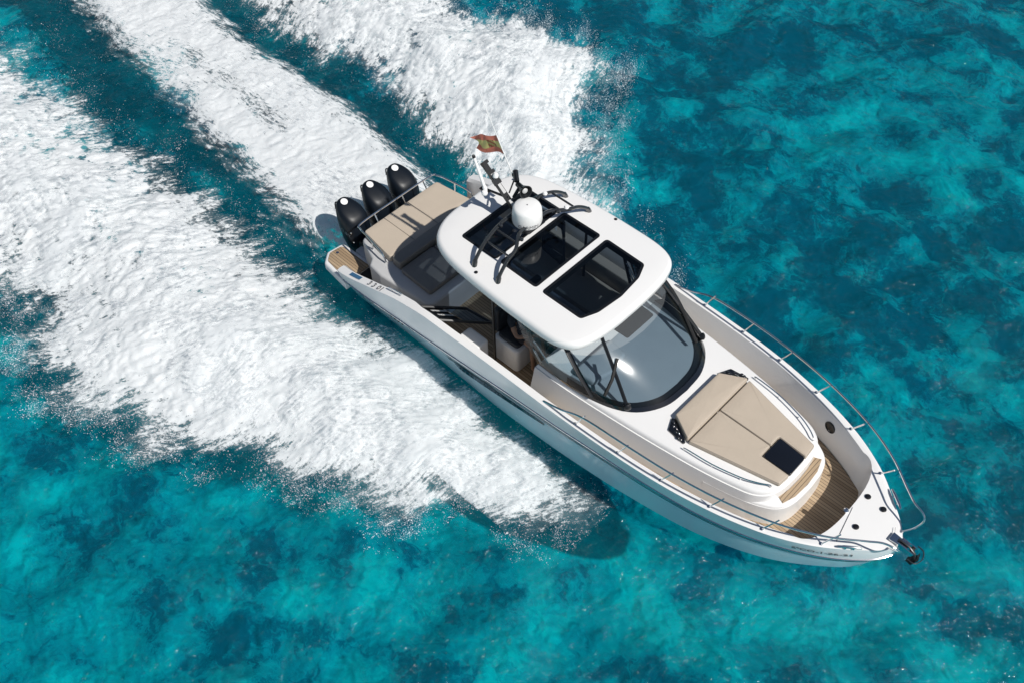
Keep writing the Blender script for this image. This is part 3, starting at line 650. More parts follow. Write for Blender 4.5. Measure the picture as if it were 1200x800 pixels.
# ---- bow rails
def rail(sd_):
    xs_ = [1.0, 1.3, 1.66, 2.48, 3.27, 4.07, 4.85, 5.45, 5.9, 6.2]
    P = []
    for x in xs_:
        y = float(pchip(G, [x], 1)[0])-.06; h = np.interp(x, [1.0, 1.3, 1.75, 6], [.02, .12, .36, .40])
        P.append((x+.18*min(1, h/.36), (y)*sd_, float(pchip(G, [x], 2)[0])+h))
    P = P[:-1]+[(6.28, .44*sd_, 2.05), (6.45, .38*sd_, 2.03), (6.52, .33*sd_, 1.95), (6.47, .25*sd_, 1.80), (6.36, .18*sd_, 1.645)]
    bm = B(); tube(bm, catmull(P, 6), .0155, 8)
    rl = finish('bow_rail', bm, M_STEEL, yacht)
    for x in (1.66, 2.48, 3.27, 4.07, 4.85, 5.61):
        y = float(pchip(G, [x], 1)[0])-.06; z = float(pchip(G, [x], 2)[0]); bm = B()
        tube(bm, [(x, y*sd_, z), (x+.17, (float(pchip(G, [x+.17], 1)[0])-.06 if x < 5 else y-.085)*sd_, z+.385)], .012, 8)
        lathe(bm, [(.03, 0), (.03, .01), (.014, .016)], (x, y*sd_, z+.006), (0, 0, 1), 10)
        finish('stanchion', bm, M_STEEL, rl)
rail(-1); rail(1)

# ---- starboard bathing platform
bm = B(); outl = fillet([(-4.0, -.98), (-4.86, -1.02), (-4.90, -1.40), (-4.72, -1.62), (-4.0, -1.70)], [.01, .1, .12, .12, .01], 6)
slab(bm, outl, .44, .62, .05); plat = finish('swim_platform', bm, M_GEL, yacht)
bm = B(); slab(bm, fillet([(-4.02, -1.08), (-4.80, -1.10), (-4.83, -1.38), (-4.70, -1.545), (-4.24, -1.60), (-4.02, -1.45)], [.01, .07, .1, .1, .05, .02], 5), .618, .630, .003); finish('teak_inlay', bm, M_TEAK, plat)
bm = B(); lathe(bm, [(.03, 0), (.03, .006), (.015, .008), (.001, .008)], (-4.72, -1.28, .630), (0, 0, 1), 12); finish('deck_drain', bm, M_STEEL, plat)
# transom block between hull and engines
bm = B(); box(bm, -4.55, -4.0, -1.0, 1.05, -.1, .62, .04, .06); finish('engine_bracket', bm, M_GREY, yacht)
# gunwale marks
def flat_at(x0, y0, z0, ang, slope=.24):
    c, s = math.cos(ang), math.sin(ang)
    return lambda a, b: Vector((x0+a*c-b*s, y0+a*s+b*c, float(pchip(G, [x0+a*c-b*s], 2)[0])+.022))
for q, ch_ in ((-3.17, '3'), (-3.05, '3'), (-2.92, '0'), (-2.84, '1')): lettering('silver_lettering', ch_, .15, flat_at(q, -1.73, 0, 0), M_INK, yacht, .003)
bm = B(); strip(bm, [[Vector((x, y, float(pchip(G, [x], 2)[0])+.022)) for x in (-3.72, -3.62, -3.52, -3.42)] for y in (-1.77, -1.69)]); finish('blue_emblem', bm, M_BLUEINK, yacht)
bm = B()
for q in (-.09, .09): tube(bm, [(-2.55+q, -1.66, 1.45+.2*q), (-2.55+q, -1.66, 1.52+.2*q)], .014)
tube(bm, [(-2.72, -1.66, 1.47), (-2.63, -1.66, 1.51), (-2.45, -1.66, 1.55), (-2.37, -1.66, 1.56)], .016); finish('mooring_cleat', bm, M_STEEL, yacht)

# ------------------------------------------------------------------ coachroof
HALF = [(.45,1.26),(1.0,1.26),(1.7,1.215),(2.65,1.125),(3.55,1.005),(4.2,.87),(4.46,.77),(4.62,.60),(4.69,.33),(4.705,0)]
def mirror(h): return [(x, -y) for x, y in h]+[(x, y) for x, y in h[::-1] if y > 1e-6]
def smooth_half(h, sub=5): return [(p.x, max(0, p.y)) for p in catmull([(x, y, 0) for x, y in h], sub)]
top = mirror(smooth_half(HALF))
bm = B()
def tier(bm, poly, z0, z1, flare, r):
    rows = [[(x, y, z0) for x, y in inset(poly, -flare)], [(x, y, z1-r*1.6) for x, y in inset(poly, -flare*.25)]]
    for k in range(5):
        a = k/4*math.pi/2; rows.append([(x, y, z1-r*1.6*(1-math.sin(a))) for x, y in inset(poly, r*(1-math.cos(a)))])
    vr = strip(bm, rows, True); bm.faces.new(vr[-1])
tier(bm, top, 1.0, 1.73, .075, .05)
coach = finish('coachroof', bm, M_GEL, yacht, 40)
bm = B(); H2 = [(3.7,1.01),(4.2,.90),(4.56,.78),(4.80,.62),(4.91,.38),(4.94,0)]
tier(bm, mirror(smooth_half(H2)), 1.0, 1.50, .035, .03); step = finish('front_step', bm, M_GEL, coach, 40)
bm = B(); tp = [(4.69,-.48),(4.80,-.53),(4.872,-.30),(4.892,0),(4.872,.30),(4.80,.53),(4.69,.48),(4.735,.25),(4.745,0),(4.735,-.25)]
slab(bm, tp, 1.495, 1.512, .003); finish('teak_inlay', bm, M_TEAKX, coach)
# seam line of the pad recess and hand rails
for sd_ in (-1, 1):
    bm = B(); P = [(3.22, .93*sd_, 1.735), (3.24, .93*sd_, 1.79), (3.7, .885*sd_, 1.80), (4.15, .775*sd_, 1.80), (4.40, .67*sd_, 1.80), (4.54, .58*sd_, 1.79), (4.56, .57*sd_, 1.735)]
    tube(bm, catmull(P, 4), .011, 6)
    for x, y in ((3.7, .885), (4.15, .775)): tube(bm, [(x, y*sd_, 1.72), (x, y*sd_, 1.80)], .009, 6)
    finish('grab_rail', bm, M_STEEL, coach)
# foredeck sunpad
pad = empty('foredeck_sunpad'); pad.parent = yacht
def cushion(name, poly, z0, z1, rad, mt, parent, crown=.012):
    bm = B(); slab(bm, fillet(poly, rad, 4), z0, z1, .022, rings=4, crown=crown); o = finish(name, bm, mt, parent, 50)
    if mt is M_TAN:
        ring = inset(fillet(poly, rad, 4), .008); bm = B(); tube(bm, [(x, y, z1-.008) for x, y in ring], .0045, 5, closed=True); finish('piping', bm, M_DKTAN, parent)
    return o
cushion('headrest_cushion', [(2.75,.56),(2.75,-.56),(3.17,-.80),(3.17,.80)], 1.73, 1.845, .03, M_TAN, pad)
cushion('sunpad_cushion', [(3.19,-.80),(3.19,-.006),(4.155,-.006),(4.155,-.25),(4.66,-.25),(4.64,-.48)], 1.73, 1.81, .025, M_TAN, pad, 0)
cushion('sunpad_cushion', [(3.19,.80),(3.19,.006),(4.155,.006),(4.155,.22),(4.66,.19),(4.64,.46)], 1.73, 1.81, .025, M_TAN, pad, 0)
bm = B(); slab(bm, fillet([(4.17,-.235),(4.17,.225),(4.66,.175),(4.66,-.235)], .05, 4), 1.73, 1.80, .012); finish('deck_hatch', bm, M_BLACKG, coach)
for sd_ in (-1, 1):
    bm = B(); slab(bm, fillet([(2.72,.60*sd_),(2.82,.82*sd_),(3.14,.86*sd_),(3.16,.82*sd_),(2.78,.58*sd_)], .02), 1.73, 1.76, .006)
    for k in range(7):
        x = 2.80+.045*k; y = (.66+.028*k)*sd_; lathe(bm, [(.03, 0), (.034, .02), (.02, .035), (.001, .04)], (x, y+.03*sd_*(k % 2), 1.75), (.1*math.sin(k*2.), .2*math.cos(k*3.), 1), 9)
    finish('cup_holder_tray', bm, M_BLACKG, coach)
# bulwark loudspeaker
bm = B(); c0 = Vector((4.55, 1.195, 1.42)); nn = Vector((-.28, -.95, .06)); lathe(bm, [(.105, 0), (.105, .012), (.085, .02), (.08, .008), (.02, .006), (.001, .012)], c0-nn*.0, nn, 24); finish('bulwark_speaker', bm, M_BLACK, yacht)

# ------------------------------------------------------------------ windscreen
base = [(2.56,0,1.735),(2.51,.45,1.735),(2.29,.84,1.735),(1.95,1.075,1.735),(1.5,1.20,1.735),(1.03,1.245,1.735),(.5,1.245,1.735)]
topc = [(1.12,0,2.62),(1.09,.40,2.62),(1.00,.74,2.615),(.80,1.0,2.61),(.50,1.15,2.60),(.15,1.20,2.60),(-.1,1.21,2.60)]
def resample(pts, n):
    P = [np.array(p) for p in catmull(pts, 8)]; L = np.concatenate([[0], np.cumsum([np.linalg.norm(b-a) for a, b in zip(P, P[1:])])]); t = np.linspace(0, L[-1], n)
    A = np.array(P); return np.stack([np.interp(t, L, A[:, k]) for k in range(3)], -1)
NB = 30
hb, ht_ = resample(base, NB), resample(topc, NB)
def full(h): return np.concatenate([h[::-1]*np.array([1, -1, 1]), h[1:]])
fb, ft = full(hb), full(ht_)
def ws(t, off=0.):
    p = fb*(1-t)+ft*t; b = .07*math.sin(math.pi*t); q = p.copy(); cen = np.array([.9, 0, 1.4]); d = q-cen; d /= np.linalg.norm(d, axis=1)[:, None]
    return q+d*(b+off)
wsO = empty('windscreen'); wsO.parent = yacht
bm = B(); strip(bm, [ws(t) for t in np.linspace(.055, .70, 12)]); finish('tinted_glass', bm, M_WIND, wsO, 80)
bm = B(); strip(bm, [ws(t) for t in np.linspace(.70, .93, 5)]); finish('pale_glass_band', bm, M_BAND, wsO, 80)
bm = B(); strip(bm, [ws(t, .004) for t in np.linspace(0, .06, 4)]); finish('black_frame', bm, M_BLACKG, wsO, 80)
bm = B(); strip(bm, [ws(t, .010) for t in np.linspace(.90, 1.0, 3)]); finish('white_brow', bm, M_GEL, wsO, 80)
k0 = NB-1
def ws_pt(j, t, off=0.): return Vector(ws(t, off)[j])
for j in (NB-1-17, NB-1+17):
    bm = B(); tube(bm, [ws_pt(j, t, .0) for t in np.linspace(.08, .9, 8)], .05, 6, flat=.35); finish('mullion', bm, M_BLACK, wsO)
# wipers
for j, j2, mt in ((NB-1-11, NB-1-8, M_DKSTEEL), (NB-1+11, NB-1+14, M_DKSTEEL)):
    bm = B(); a = ws_pt(j, .10, .05); b = ws_pt(j2, .98, .05)
    tube(bm, [a.lerp(b, t)+Vector((0, 0, .02*math.sin(math.pi*t))) for t in np.linspace(0, 1, 8)], .03, 6)
    c = a+(b-a).normalized()*.05
    lathe(bm, [(.06, -.03), (.06, .03), (.03, .05)], a, (ws_pt(j, .1, .1)-ws_pt(j, .1, 0)), 12)
    finish('wiper_arm', bm, M_BLACK, wsO)
    bm = B(); cc = ws_pt(j2, .50, .03); tube(bm, [ws_pt(j2-6, .20, .025), ws_pt(j2-3, .42, .022), ws_pt(j2, .62, .03)], .028, 6); finish('wiper_blade', bm, M_RUBBER, wsO)
# steel framing of the cabin entry
for sd_ in (-1, 1):
    bm = B(); tube(bm, catmull([(.50, 1.2*sd_, 1.72), (.30, 1.2*sd_, 2.0), (.26, 1.19*sd_, 2.06), (.34, 1.17*sd_, 2.08), (.62, 1.16*sd_, 1.80)], 5), .014, 8); finish('grab_handle', bm, M_STEEL, wsO)
bm = B(); rows = []
for q in (0., .5, 1.):
    rows.append([(x*(1-.075*q)-.0, y*(1-.10*q), 1.738+.004*q) for x, y, z in fb[6:-6]])
strip(bm, rows); bmesh.ops.solidify(bm, geom=bm.faces[:], thickness=.004); finish('dash_edge_trim', bm, M_CHAR, coach)
# dashboard : grey anti-glare sheet, helm brow, instrument pods
M_DASH = mat('grey_dash', (.40, .42, .44), .7, noise=.08, nscale=3, bump=.15, bscale=90)
dash = [(x*.985, y*.93) for x, y, z in fb if x > 1.0]
bm = B(); slab(bm, [(1.02, dash[0][1])]+dash+[(1.02, dash[-1][1])], 1.725, 1.7365, .002); finish('dash_top', bm, M_DASH, coach)
bm = B(); slab(bm, fillet([(1.02,-1.02),(1.02,-.10),(1.42,-.16),(1.52,-.55),(1.42,-.98)], .08), 1.73, 1.86, .05); finish('helm_brow', bm, M_DASH, coach)
# dashboard and companionway
bm = B(); slab(bm, fillet([(.66,.16),(.66,.90),(1.20,.86),(1.20,.16)], .04), 1.72, 1.752, .006); finish('companionway_hatch', bm, M_RUBBER, coach)

# ------------------------------------------------------------------ hardtop
hardtop = empty('hardtop', (0, 0, 0)); hardtop.parent = yacht
HH = [(-2.27,0),(-2.27,.45),(-2.20,.78),(-2.02,1.06),(-1.72,1.22),(-1.27,1.305),(-.5,1.36),(.2,1.375),(.7,1.37),(1.0,1.31),(1.20,1.16),(1.31,.86),(1.36,.45),(1.37,0)]
hp = mirror([(x, y) for x, y in smooth_half(HH, 4)][1:-1]); hp = [(HH[0][0], 0)]+[q for q in hp]
hs = smooth_half(HH, 4); hp = [(x, -y) for x, y in hs]+[(x, y) for x, y in hs[::-1][1:-1]]
def roofz(x, y): return -.05*(abs(y)/1.35)**2.5-.03*max(0, abs(x+.4)/1.75)**3
def sky_panel(poly, rad, b):
    pg = fillet(poly, rad, 5)
    bm = B(); o = inset(pg, 0); i = inset(pg, b)
    Z = lambda q, d: (q[0], q[1], 2.86+roofz(*q)+d)
    strip(bm, [[Z(q, -.004) for q in o], [Z(q, .008) for q in o], [Z(q, .008) for q in i], [Z(q, -.125) for q in i]], True)
    finish('skylight_frame', bm, M_BLACK, hardtop)
    bm = B(); cx = sum(q[0] for q in i)/len(i); cy = sum(q[1] for q in i)/len(i)
    rows = [[Z((cx+(q[0]-cx)*s, cy+(q[1]-cy)*s), .005) for q in i] for s in (1, .75, .5, .25)]
    vr = strip(bm, rows, True); c = bm.verts.new(Z((cx, cy), .005)); L = vr[-1]
    for t in range(len(L)): bm.faces.new((L[t], L[(t+1) % len(L)], c))
    finish('skylight_glass', bm, M_SKYL, hardtop, 60); return pg
PAN = [([(-1.70,-.80),(-1.70,.80),(-.90,.80),(-.90,-.80)], .07), ([(-.82,-.79),(-.82,.79),(-.01,.80),(-.01,-.80)], .07),
       ([(.11,-.80),(.11,.80),(.92,.79),(1.04,.50),(1.09,0),(1.04,-.50),(.92,-.79)], [.07,.07,.08,.3,.4,.3,.08])]
cut_polys = [sky_panel(p, r, .045) for p, r in PAN]
from mathutils.geometry import delaunay_2d_cdt
from mathutils.geometry import intersect_point_line
def in_poly(q, P):
    c = False; n = len(P)
    for i in range(n):
        (x0, y0), (x1, y1) = P[i], P[(i+1) % n]
        if (y0 > q[1]) != (y1 > q[1]) and q[0] < (x1-x0)*(q[1]-y0)/(y1-y0)+x0: c = not c
    return c
hp = hp if area(hp) > 0 else hp[::-1]
holes = [inset(p, .03) for p in cut_polys]
bm = B(); rows = []; BV = .075
P3 = lambda q, z: (q[0], q[1], z+roofz(q[0], q[1]))
rows = [[P3(q, 2.74) for q in inset(hp, .16)], [P3(q, 2.70) for q in inset(hp, .05)], [P3(q, 2.70) for q in inset(hp, .015)], [P3(q, 2.72) for q in hp]]
for k in range(6):
    t = k/5*math.pi/2; rows.append([P3(q, 2.86-BV+BV*math.sin(t)) for q in inset(hp, BV*(1-math.cos(t)))])
strip(bm, rows, True)
for rim, z in ((inset(hp, BV), 2.86), (inset(hp, .16), 2.74)):
    pts = [Vector(q) for q in rim]; edges = [(i, (i+1) % len(rim)) for i in range(len(rim))]
    for h in holes:
        k = len(pts); pts += [Vector(q) for q in h]; edges += [(k+i, k+(i+1) % len(h)) for i in range(len(h))]
    for gx in np.arange(-2.2, 1.4, .16):
        for gy in np.arange(-1.28, 1.3, .16):
            if in_poly((gx, gy), inset(hp, .22)) and not any(in_poly((gx, gy), inset(h, -.05)) for h in holes): pts.append(Vector((gx, gy)))
    vs, es, fs, *_ = delaunay_2d_cdt(pts, edges, [], 1, 1e-5)
    bv = [bm.verts.new(P3(q, z)) for q in vs]
    for f in fs:
        c = (sum(vs[i].x for i in f)/3, sum(vs[i].y for i in f)/3)
        if not any(in_poly(c, h) for h in holes): bm.faces.new([bv[i] for i in f])
bmesh.ops.remove_doubles(bm, verts=bm.verts, dist=1e-5)
roof = finish('roof', bm, M_GEL, hardtop, 50)
bm = B(); lathe(bm, [(.03, 0), (.03, .008), (.018, .012), (.001, .012)], (-.95, -1.2, 2.826), (0, 0, 1), 12); finish('roof_light', bm, M_BLACK, hardtop)
bm = B(); lathe(bm, [(.03, 0), (.03, .02), (.001, .03)], (-.1, 1.28, 2.80), (0, 0, 1), 12); finish('roof_light', bm, M_BLACK, hardtop)
# pillars: smoked wing panels at the aft corners, slim posts forward
for sd_ in (-1, 1):
    bm = B(); tube(bm, [(-.60, 1.16*sd_, .6), (-.62, 1.18*sd_, 2.72)], .026, 8); finish('pillar', bm, M_BLACK, hardtop)
    gt = empty('side_gate'); gt.parent = yacht
    c = [Vector((-2.02, 1.64*sd_, 1.50)), Vector((-1.50, 1.62*sd_, 1.55)), Vector((-.88, .92*sd_, 1.36)), Vector((-1.46, 1.0*sd_, 1.36))]
    bm = B(); tube(bm, [c[0], c[3]], .028, 6); tube(bm, [c[1], c[2]], .028, 6); tube(bm, [c[3], c[2]], .022, 6); tube(bm, [c[0], c[1]], .05, 6); finish('gate_frame', bm, M_BLACK, gt)
    g_ = lambda u, v: c[0].lerp(c[1], u).lerp(c[3].lerp(c[2], u), v)
    bm = B(); strip(bm, [[g_(u, v) for u in (.04, .96)] for v in (.50, .98)]); finish('gate_glass', bm, M_SIDEG, gt)
    for u0 in (.25, .55):
        bm = B(); strip(bm, [[g_(u, v)+Vector((0, 0, .01)) for u in (u0, u0+.10)] for v in (.16, .46)]); bmesh.ops.solidify(bm, geom=bm.faces[:], thickness=.02); finish('gate_step', bm, M_WHITEP, gt)
    bm = B(); strip(bm, [[g_(u, v)-Vector((0, 0, .03)) for u in (.04, .96)] for v in (.04, .5)]); bmesh.ops.solidify(bm, geom=bm.faces[:], thickness=.02); finish('gate_panel', bm, M_BLACK, gt)
    bm = B(); tube(bm, [(.42, 1.18*sd_, 1.7), (.05, 1.2*sd_, 2.66)], .03, 8); finish('pillar', bm, M_BLACK, hardtop)

# ------------------------------------------------------------------ radar arch on the roof
arch = empty('radar_arch'); arch.parent = yacht
for sd_ in (-1, 1):
    for x0, x1 in ((-1.09, -1.18), (-.56, -.80)):
        bm = B(); P = [(x0+.02, 1.12*sd_, 2.80), (x0, 1.06*sd_, 2.92), (x0-.03, .85*sd_, 3.08), (x0-.06, .62*sd_, 3.16), (x1, .34*sd_, 3.19), (x1, 0, 3.19)]
        tube(bm, catmull(P, 5), [.045]*5+[.032]*21, 8); finish('arch_leg', bm, M_DKSTEEL, arch)
    bm = B(); tube(bm, [(-1.10, .78*sd_, 3.115), (-.60, .78*sd_, 3.115)], .018, 6); tube(bm, [(-1.14, .52*sd_, 3.17), (-.66, .52*sd_, 3.17)], .022, 6)
    for x in (-1.12, -.66): lathe(bm, [(.03, 0), (.035, .03), (.02, .05), (.001, .055)], (x, .44*sd_, 3.2), (0, 0, 1), 10, 0)
    finish('arch_brace', bm, M_DKSTEEL, arch)
    for x in ((-1.12, -.64) if sd_ > 0 else ()):
        bm = B(); lathe(bm, [(.035, 0), (.045, .03), (.03, .06), (.001, .065)], (x, .62*sd_, 3.17), (0, 0, 1), 12); finish('deck_lamp', bm, M_WHITEP, arch)
bm = B(); slab(bm, fillet([(-1.24,-.22),(-1.24,.22),(-.72,.22),(-.72,-.22)], .05), 3.10, 3.13, .006); finish('arch_platform', bm, M_BLACK, arch)
dome = empty('radar_dome'); dome.parent = yacht
bm = B(); lathe(bm, [(.21, 0), (.242, .012), (.252, .05), (.248, .18), (.237, .28), (.222, .315), (.195, .335), (.10, .348), (.001, .352)], (-.95, 0, 3.13), (0, 0, 1), 40); finish('dome_shell', bm, M_WHITEP, dome)
bm = B(); lathe(bm, [(.012, 0), (.012, .006), (.001, .008)], (-.95, 0, 3.481), (0, 0, 1), 8); finish('dome_button', bm, M_INK, dome)
def on_dome(a, b):
    th = -.72+a/.252; return Vector((-.95+.2535*math.cos(th), .2535*math.sin(th), 3.20+b))
lettering('dome_lettering', 'GARMIN', .095, on_dome, M_INK, dome)
# leaning mast
mast = empty('mast'); mast.parent = yacht
a, b = Vector((-1.22, 0, 3.20)), Vector((-1.94, 0, 3.78)); d = (b-a).normalized(); nrm = Vector((-d.z, 0, d.x))*-1
bm = B(); obox(bm, (a+b)/2, (b-a)/2, (0, .045, 0), nrm*.028)
obox(bm, b-d*.02+nrm*.03, d*.03, (0, .055, 0), nrm*.05); obox(bm, b-d*.20+nrm*.04, d*.03, (0, .05, 0), nrm*.045); obox(bm, b-d*.38+nrm*.02, d*.05, (0, .065, 0), nrm*.03)
finish('mast_beam', bm, M_BLACK, mast)
for q, L_ in ((.45, .10), (.72, .07), (.12, .07)):
    bm = B(); obox(bm, a.lerp(b, q)+nrm*.032, d*L_, (0, .03, 0), nrm*.006); finish('mast_plate', bm, M_GREY, mast)
bm = B(); lathe(bm, [(.03, 0), (.05, .02), (.05, .06), (.03, .09), (.001, .095)], a.lerp(b, .66)+nrm*.05, (0, .2, 1), 12); finish('navigation_light', bm, M_WHITEP, mast)
bm = B(); lathe(bm, [(.045, -.16), (.05, -.02), (.085, .06), (.115, .13), (.10, .13), (.05, .04), (.001, .03)], (-1.22, .17, 3.55), (.75, -.25, .15), 20); tube(bm, [(-1.3, .05, 3.38), (-1.28, .15, 3.52)], .03, 8); tube(bm, [(-1.36, .19, 3.60), (-1.5, .30, 3.68)], .045, 8); finish('horn', bm, M_BLACK, mast)
bm = B(); lathe(bm, [(.05, 0), (.04, .01), (.001, .02)], (-1.135, .145, 3.567), (.75, -.25, .15), 14); finish('horn_mouth', bm, M_GREY, mast)
bm = B(); tube(bm, [(-1.38, 0, 3.36), (-1.78, -.10, 3.36)], .022, 6); tube(bm, [(-1.40, .05, 3.42), (-1.50, .28, 3.50)], .014, 6); finish('spreader', bm, M_BLACK, mast)
bm = B(); a1, b1 = Vector((-1.78, -.12, 3.36)), Vector((-2.05, -.12, 3.98)); d1 = (b1-a1).normalized()
lathe(bm, [(.035, -.03), (.04, .05), (.028, .08), (.024, .60), (.018, .62)], a1, d1, 10); finish('vhf_antenna', bm, M_WHITEP, mast)
bm = B(); lathe(bm, [(.028, 0), (.03, .03), (.02, .05)], a1+d1*.60, d1, 10); finish('antenna_cap', bm, M_BLACK, mast)
bm = B(); obox(bm, a1+Vector((-.02, 0, -.02)), (.09, 0, 0), (0, .035, 0), (0, 0, .012)); finish('antenna_foot', bm, M_BLACK, mast)
bm = B(); lathe(bm, [(.05, 0), (.055, .03), (.04, .06), (.001, .07)], (-1.72, -.2, 3.36), (0, 0, 1), 14); finish('gps_puck', bm, M_WHITEP, mast)
st0, st1 = Vector((-1.52, .30, 3.49)), Vector((-2.31, .30, 4.88))
bm = B(); tube(bm, [st0.lerp(st1, t) for t in (0, .2, .5, 1)], [.010, .009, .007, .0045], 6); finish('flagstaff', bm, M_WHITEP, mast)
bm = B(); lathe(bm, [(.018, 0), (.022, .06), (.012, .1)], st0, st1-st0, 8); obox(bm, st0+Vector((.02, .0, -.03)), (.06, 0, 0), (0, .03, 0), (0, 0, .01)); finish('staff_socket', bm, M_STEEL, mast)

# flag : hangs on the staff, a thing of its own
FA, FB = st0.lerp(st1, .27), st0.lerp(st1, .50)
flag = None
bm = B(); NU, NV = 22, 14; up_ = (FB-FA); out_ = Vector((-.60, -.10, -.16))
vv = []
for i in range(NU+1):
    row = []
    for j in range(NV+1):
        u, v = i/NU, j/NV
        p = FA+up_*(v*(1-.35*u)+.22*u)+out_*u*(.95-.15*math.sin(v*3))+Vector((0, .055*math.sin(u*7+v*2.5)*u**.6, -.10*u*u+.02*math.sin(u*9-v*3)))
        row.append(bm.verts.new(p))
    vv.append(row)
for i in range(NU):
    for j in range(NV):
        f = bm.faces.new((vv[i][j], vv[i+1][j], vv[i+1][j+1], vv[i][j+1])); v = (j+.5)/NV
        f.material_index = 0 if v < .26 or v > .74 else 1
        if abs((i+.5)/NU-.34) < .13 and abs(v-.5) < .19: f.material_index = 2 if (i*3+j*5) % 4 < 2 else 3
bmesh.ops.solidify(bm, geom=bm.faces[:], thickness=.0015)
M_FR = mat('flag_red', (.85, .38, .28), .8, noise=.1); M_FY = mat('flag_yellow', (.97, .86, .45), .8, noise=.08); M_FE = mat('flag_crest_red', (.45, .18, .12), .8); M_FG = mat('flag_crest_gold', (.50, .48, .22), .8)
for M_ in (M_FR, M_FY, M_FE, M_FG):
    n_ = M_.node_tree.nodes; l_ = M_.node_tree.links; p_ = n_['Principled BSDF']; tr_ = n_.new('ShaderNodeBsdfTranslucent'); mx_ = n_.new('ShaderNodeMixShader'); mx_.inputs[0].default_value = .5
    l_.new(p_.inputs['Base Color'].links[0].from_socket, tr_.inputs[0]); l_.new(p_.outputs[0], mx_.inputs[1]); l_.new(tr_.outputs[0], mx_.inputs[2]); l_.new(mx_.outputs[0], n_['Material Output'].inputs[0])
flag = finish('flag', bm, None, None, 60, [M_FR, M_FY, M_FE, M_FG])
tag(flag, 'small red and yellow striped flag with a crest flying from the thin white staff', 'flag')

# ------------------------------------------------------------------ aft sunpad, cockpit
aft = empty('aft_lounge'); aft.parent = yacht
bm = B(); slab(bm, fillet([(-4.22,-1.02),(-4.22,1.02),(-3.3,1.22),(-2.06,1.22),(-2.06,-1.30),(-3.3,-1.40),(-3.62,-1.36),(-3.72,-1.22)], [.12,.12,.2,.2,.2,.2,.08,.06]), .55, 1.17, .05); finish('lounge_base', bm, M_GREY, aft)
cushion('sunpad_cushion', [(-4.22,-.94),(-4.22,.94),(-3.36,1.05),(-3.36,-1.06)], 1.17, 1.31, .06, M_TAN, aft, .008)
cushion('backrest_cushion', [(-3.33,-1.05),(-3.33,1.05),(-3.08,1.06),(-3.08,-1.07)], 1.17, 1.37, .05, M_DKTAN, aft)  # backrest and seats are tan, darkened in colour for the shade under the roof
cushion('seat_cushion', [(-3.05,-1.10),(-3.05,-.30),(-2.25,-.30),(-2.25,-1.12)], 1.17, 1.27, .06, M_DKTAN, aft)
cushion('seat_cushion', [(-3.05,.30),(-3.05,1.08),(-2.25,1.08),(-2.25,.30)], 1.17, 1.27, .06, M_DKTAN, aft)
cushion('seat_cushion', [(-3.05,-.28),(-3.05,.28),(-2.45,.28),(-2.45,-.28)], 1.17, 1.25, .06, M_DKTAN, aft)
for q in (-.45, .15): 
    bm = B(); obox(bm, (-3.78, q, 1.322), (.42, 0, 0), (0, .004, 0), (0, 0, .003)); finish('cushion_piping', bm, M_DKTAN, aft)
bm = B(); P = [(-3.42,-1.13,1.20),(-3.52,-1.12,1.36),(-4.0,-1.04,1.40),(-4.24,-1.0,1.40),(-4.34,-.88,1.40),(-4.35,0,1.40),(-4.34,.88,1.40),(-4.24,1.0,1.40),(-4.0,1.06,1.40),(-3.52,1.14,1.36),(-3.42,1.15,1.20)]
tube(bm, catmull(P, 6), .017, 8)
for y in (-.55, .15, .7): tube(bm, [(-4.35, y, 1.40), (-4.20, y, 1.15)], .013, 8)
for y in (-1.07, 1.08): tube(bm, [(-3.85, y, 1.39), (-3.85, y*.985, 1.15)], .013, 8)
finish('lounge_rail', bm, M_STEEL, aft)
# starboard bulwark locker at the boarding gate, helm seat, console, port settee
bm = B(); box(bm, -1.12, -.66, -1.60, -1.24, .6, 1.38, .04, .06); finish('side_locker', bm, M_GEL, yacht)
helm = empty('helm_station', (-.10, .18, 0)); helm.parent = yacht
bm = B(); slab(bm, fillet([(-.72,-1.18),(-.72,.10),(-.16,.10),(-.12,-1.18)], .1), .6, 1.16, .05); finish('seat_base', bm, M_GEL, helm)
cushion('seat_cushion', [(-.66,-1.12),(-.66,-.56),(-.20,-.56),(-.18,-1.12)], 1.16, 1.24, .08, M_CHAR, helm)
cushion('seat_cushion', [(-.66,-.52),(-.66,.06),(-.20,.06),(-.20,-.52)], 1.16, 1.24, .08, M_CHAR, helm)
for y0 in (-1.10, -.52):
    bm = B(); box(bm, -.78, -.66, y0, y0+.54, 1.2, 1.75, .03, .04); finish('seat_backrest', bm, M_CHAR, helm)
bm = B(); slab(bm, fillet([(.44,-1.15),(.44,-.05),(.95,-.05),(.95,-1.15)], .06), .62, 1.70, .05); finish('console', bm, M_BLACK, helm)
wc = Vector((.33, -.62, 1.58)); wn = Vector((-.75, 0, .62)).normalized(); wu = Vector((0, 1, 0)); wv = wn.cross(wu)
bm = B(); tube(bm, [wc+(wu*math.cos(t)+wv*math.sin(t))*.19 for t in np.linspace(0, 2*math.pi, 25)[:-1]], .016, 8, closed=True)
for t in (.5, 2.6, 4.7): tube(bm, [wc, wc+(wu*math.cos(t)+wv*math.sin(t))*.19], .012, 6)
lathe(bm, [(.05, -.02), (.05, .02), (.001, .03)], wc, wn, 14); tube(bm, [wc, wc-wn*.14], .03, 8)
finish('steering_wheel', bm, M_BLACK, helm)
stt = empty('port_settee'); stt.parent = yacht
bm = B(); box(bm, -1.9, .4, .55, 1.55, .6, 1.0, .04, .08); finish('settee_base', bm, M_GEL, stt)
cushion('seat_cushion', [(-1.86,.58),(-1.86,1.3),(.36,1.3),(.36,.58)], 1.0, 1.12, .06, M_TAN, stt)
cushion('backrest_cushion', [(-1.86,1.32),(-1.86,1.52),(.36,1.52),(.36,1.32)], 1.0, 1.48, .05, M_TAN, stt)

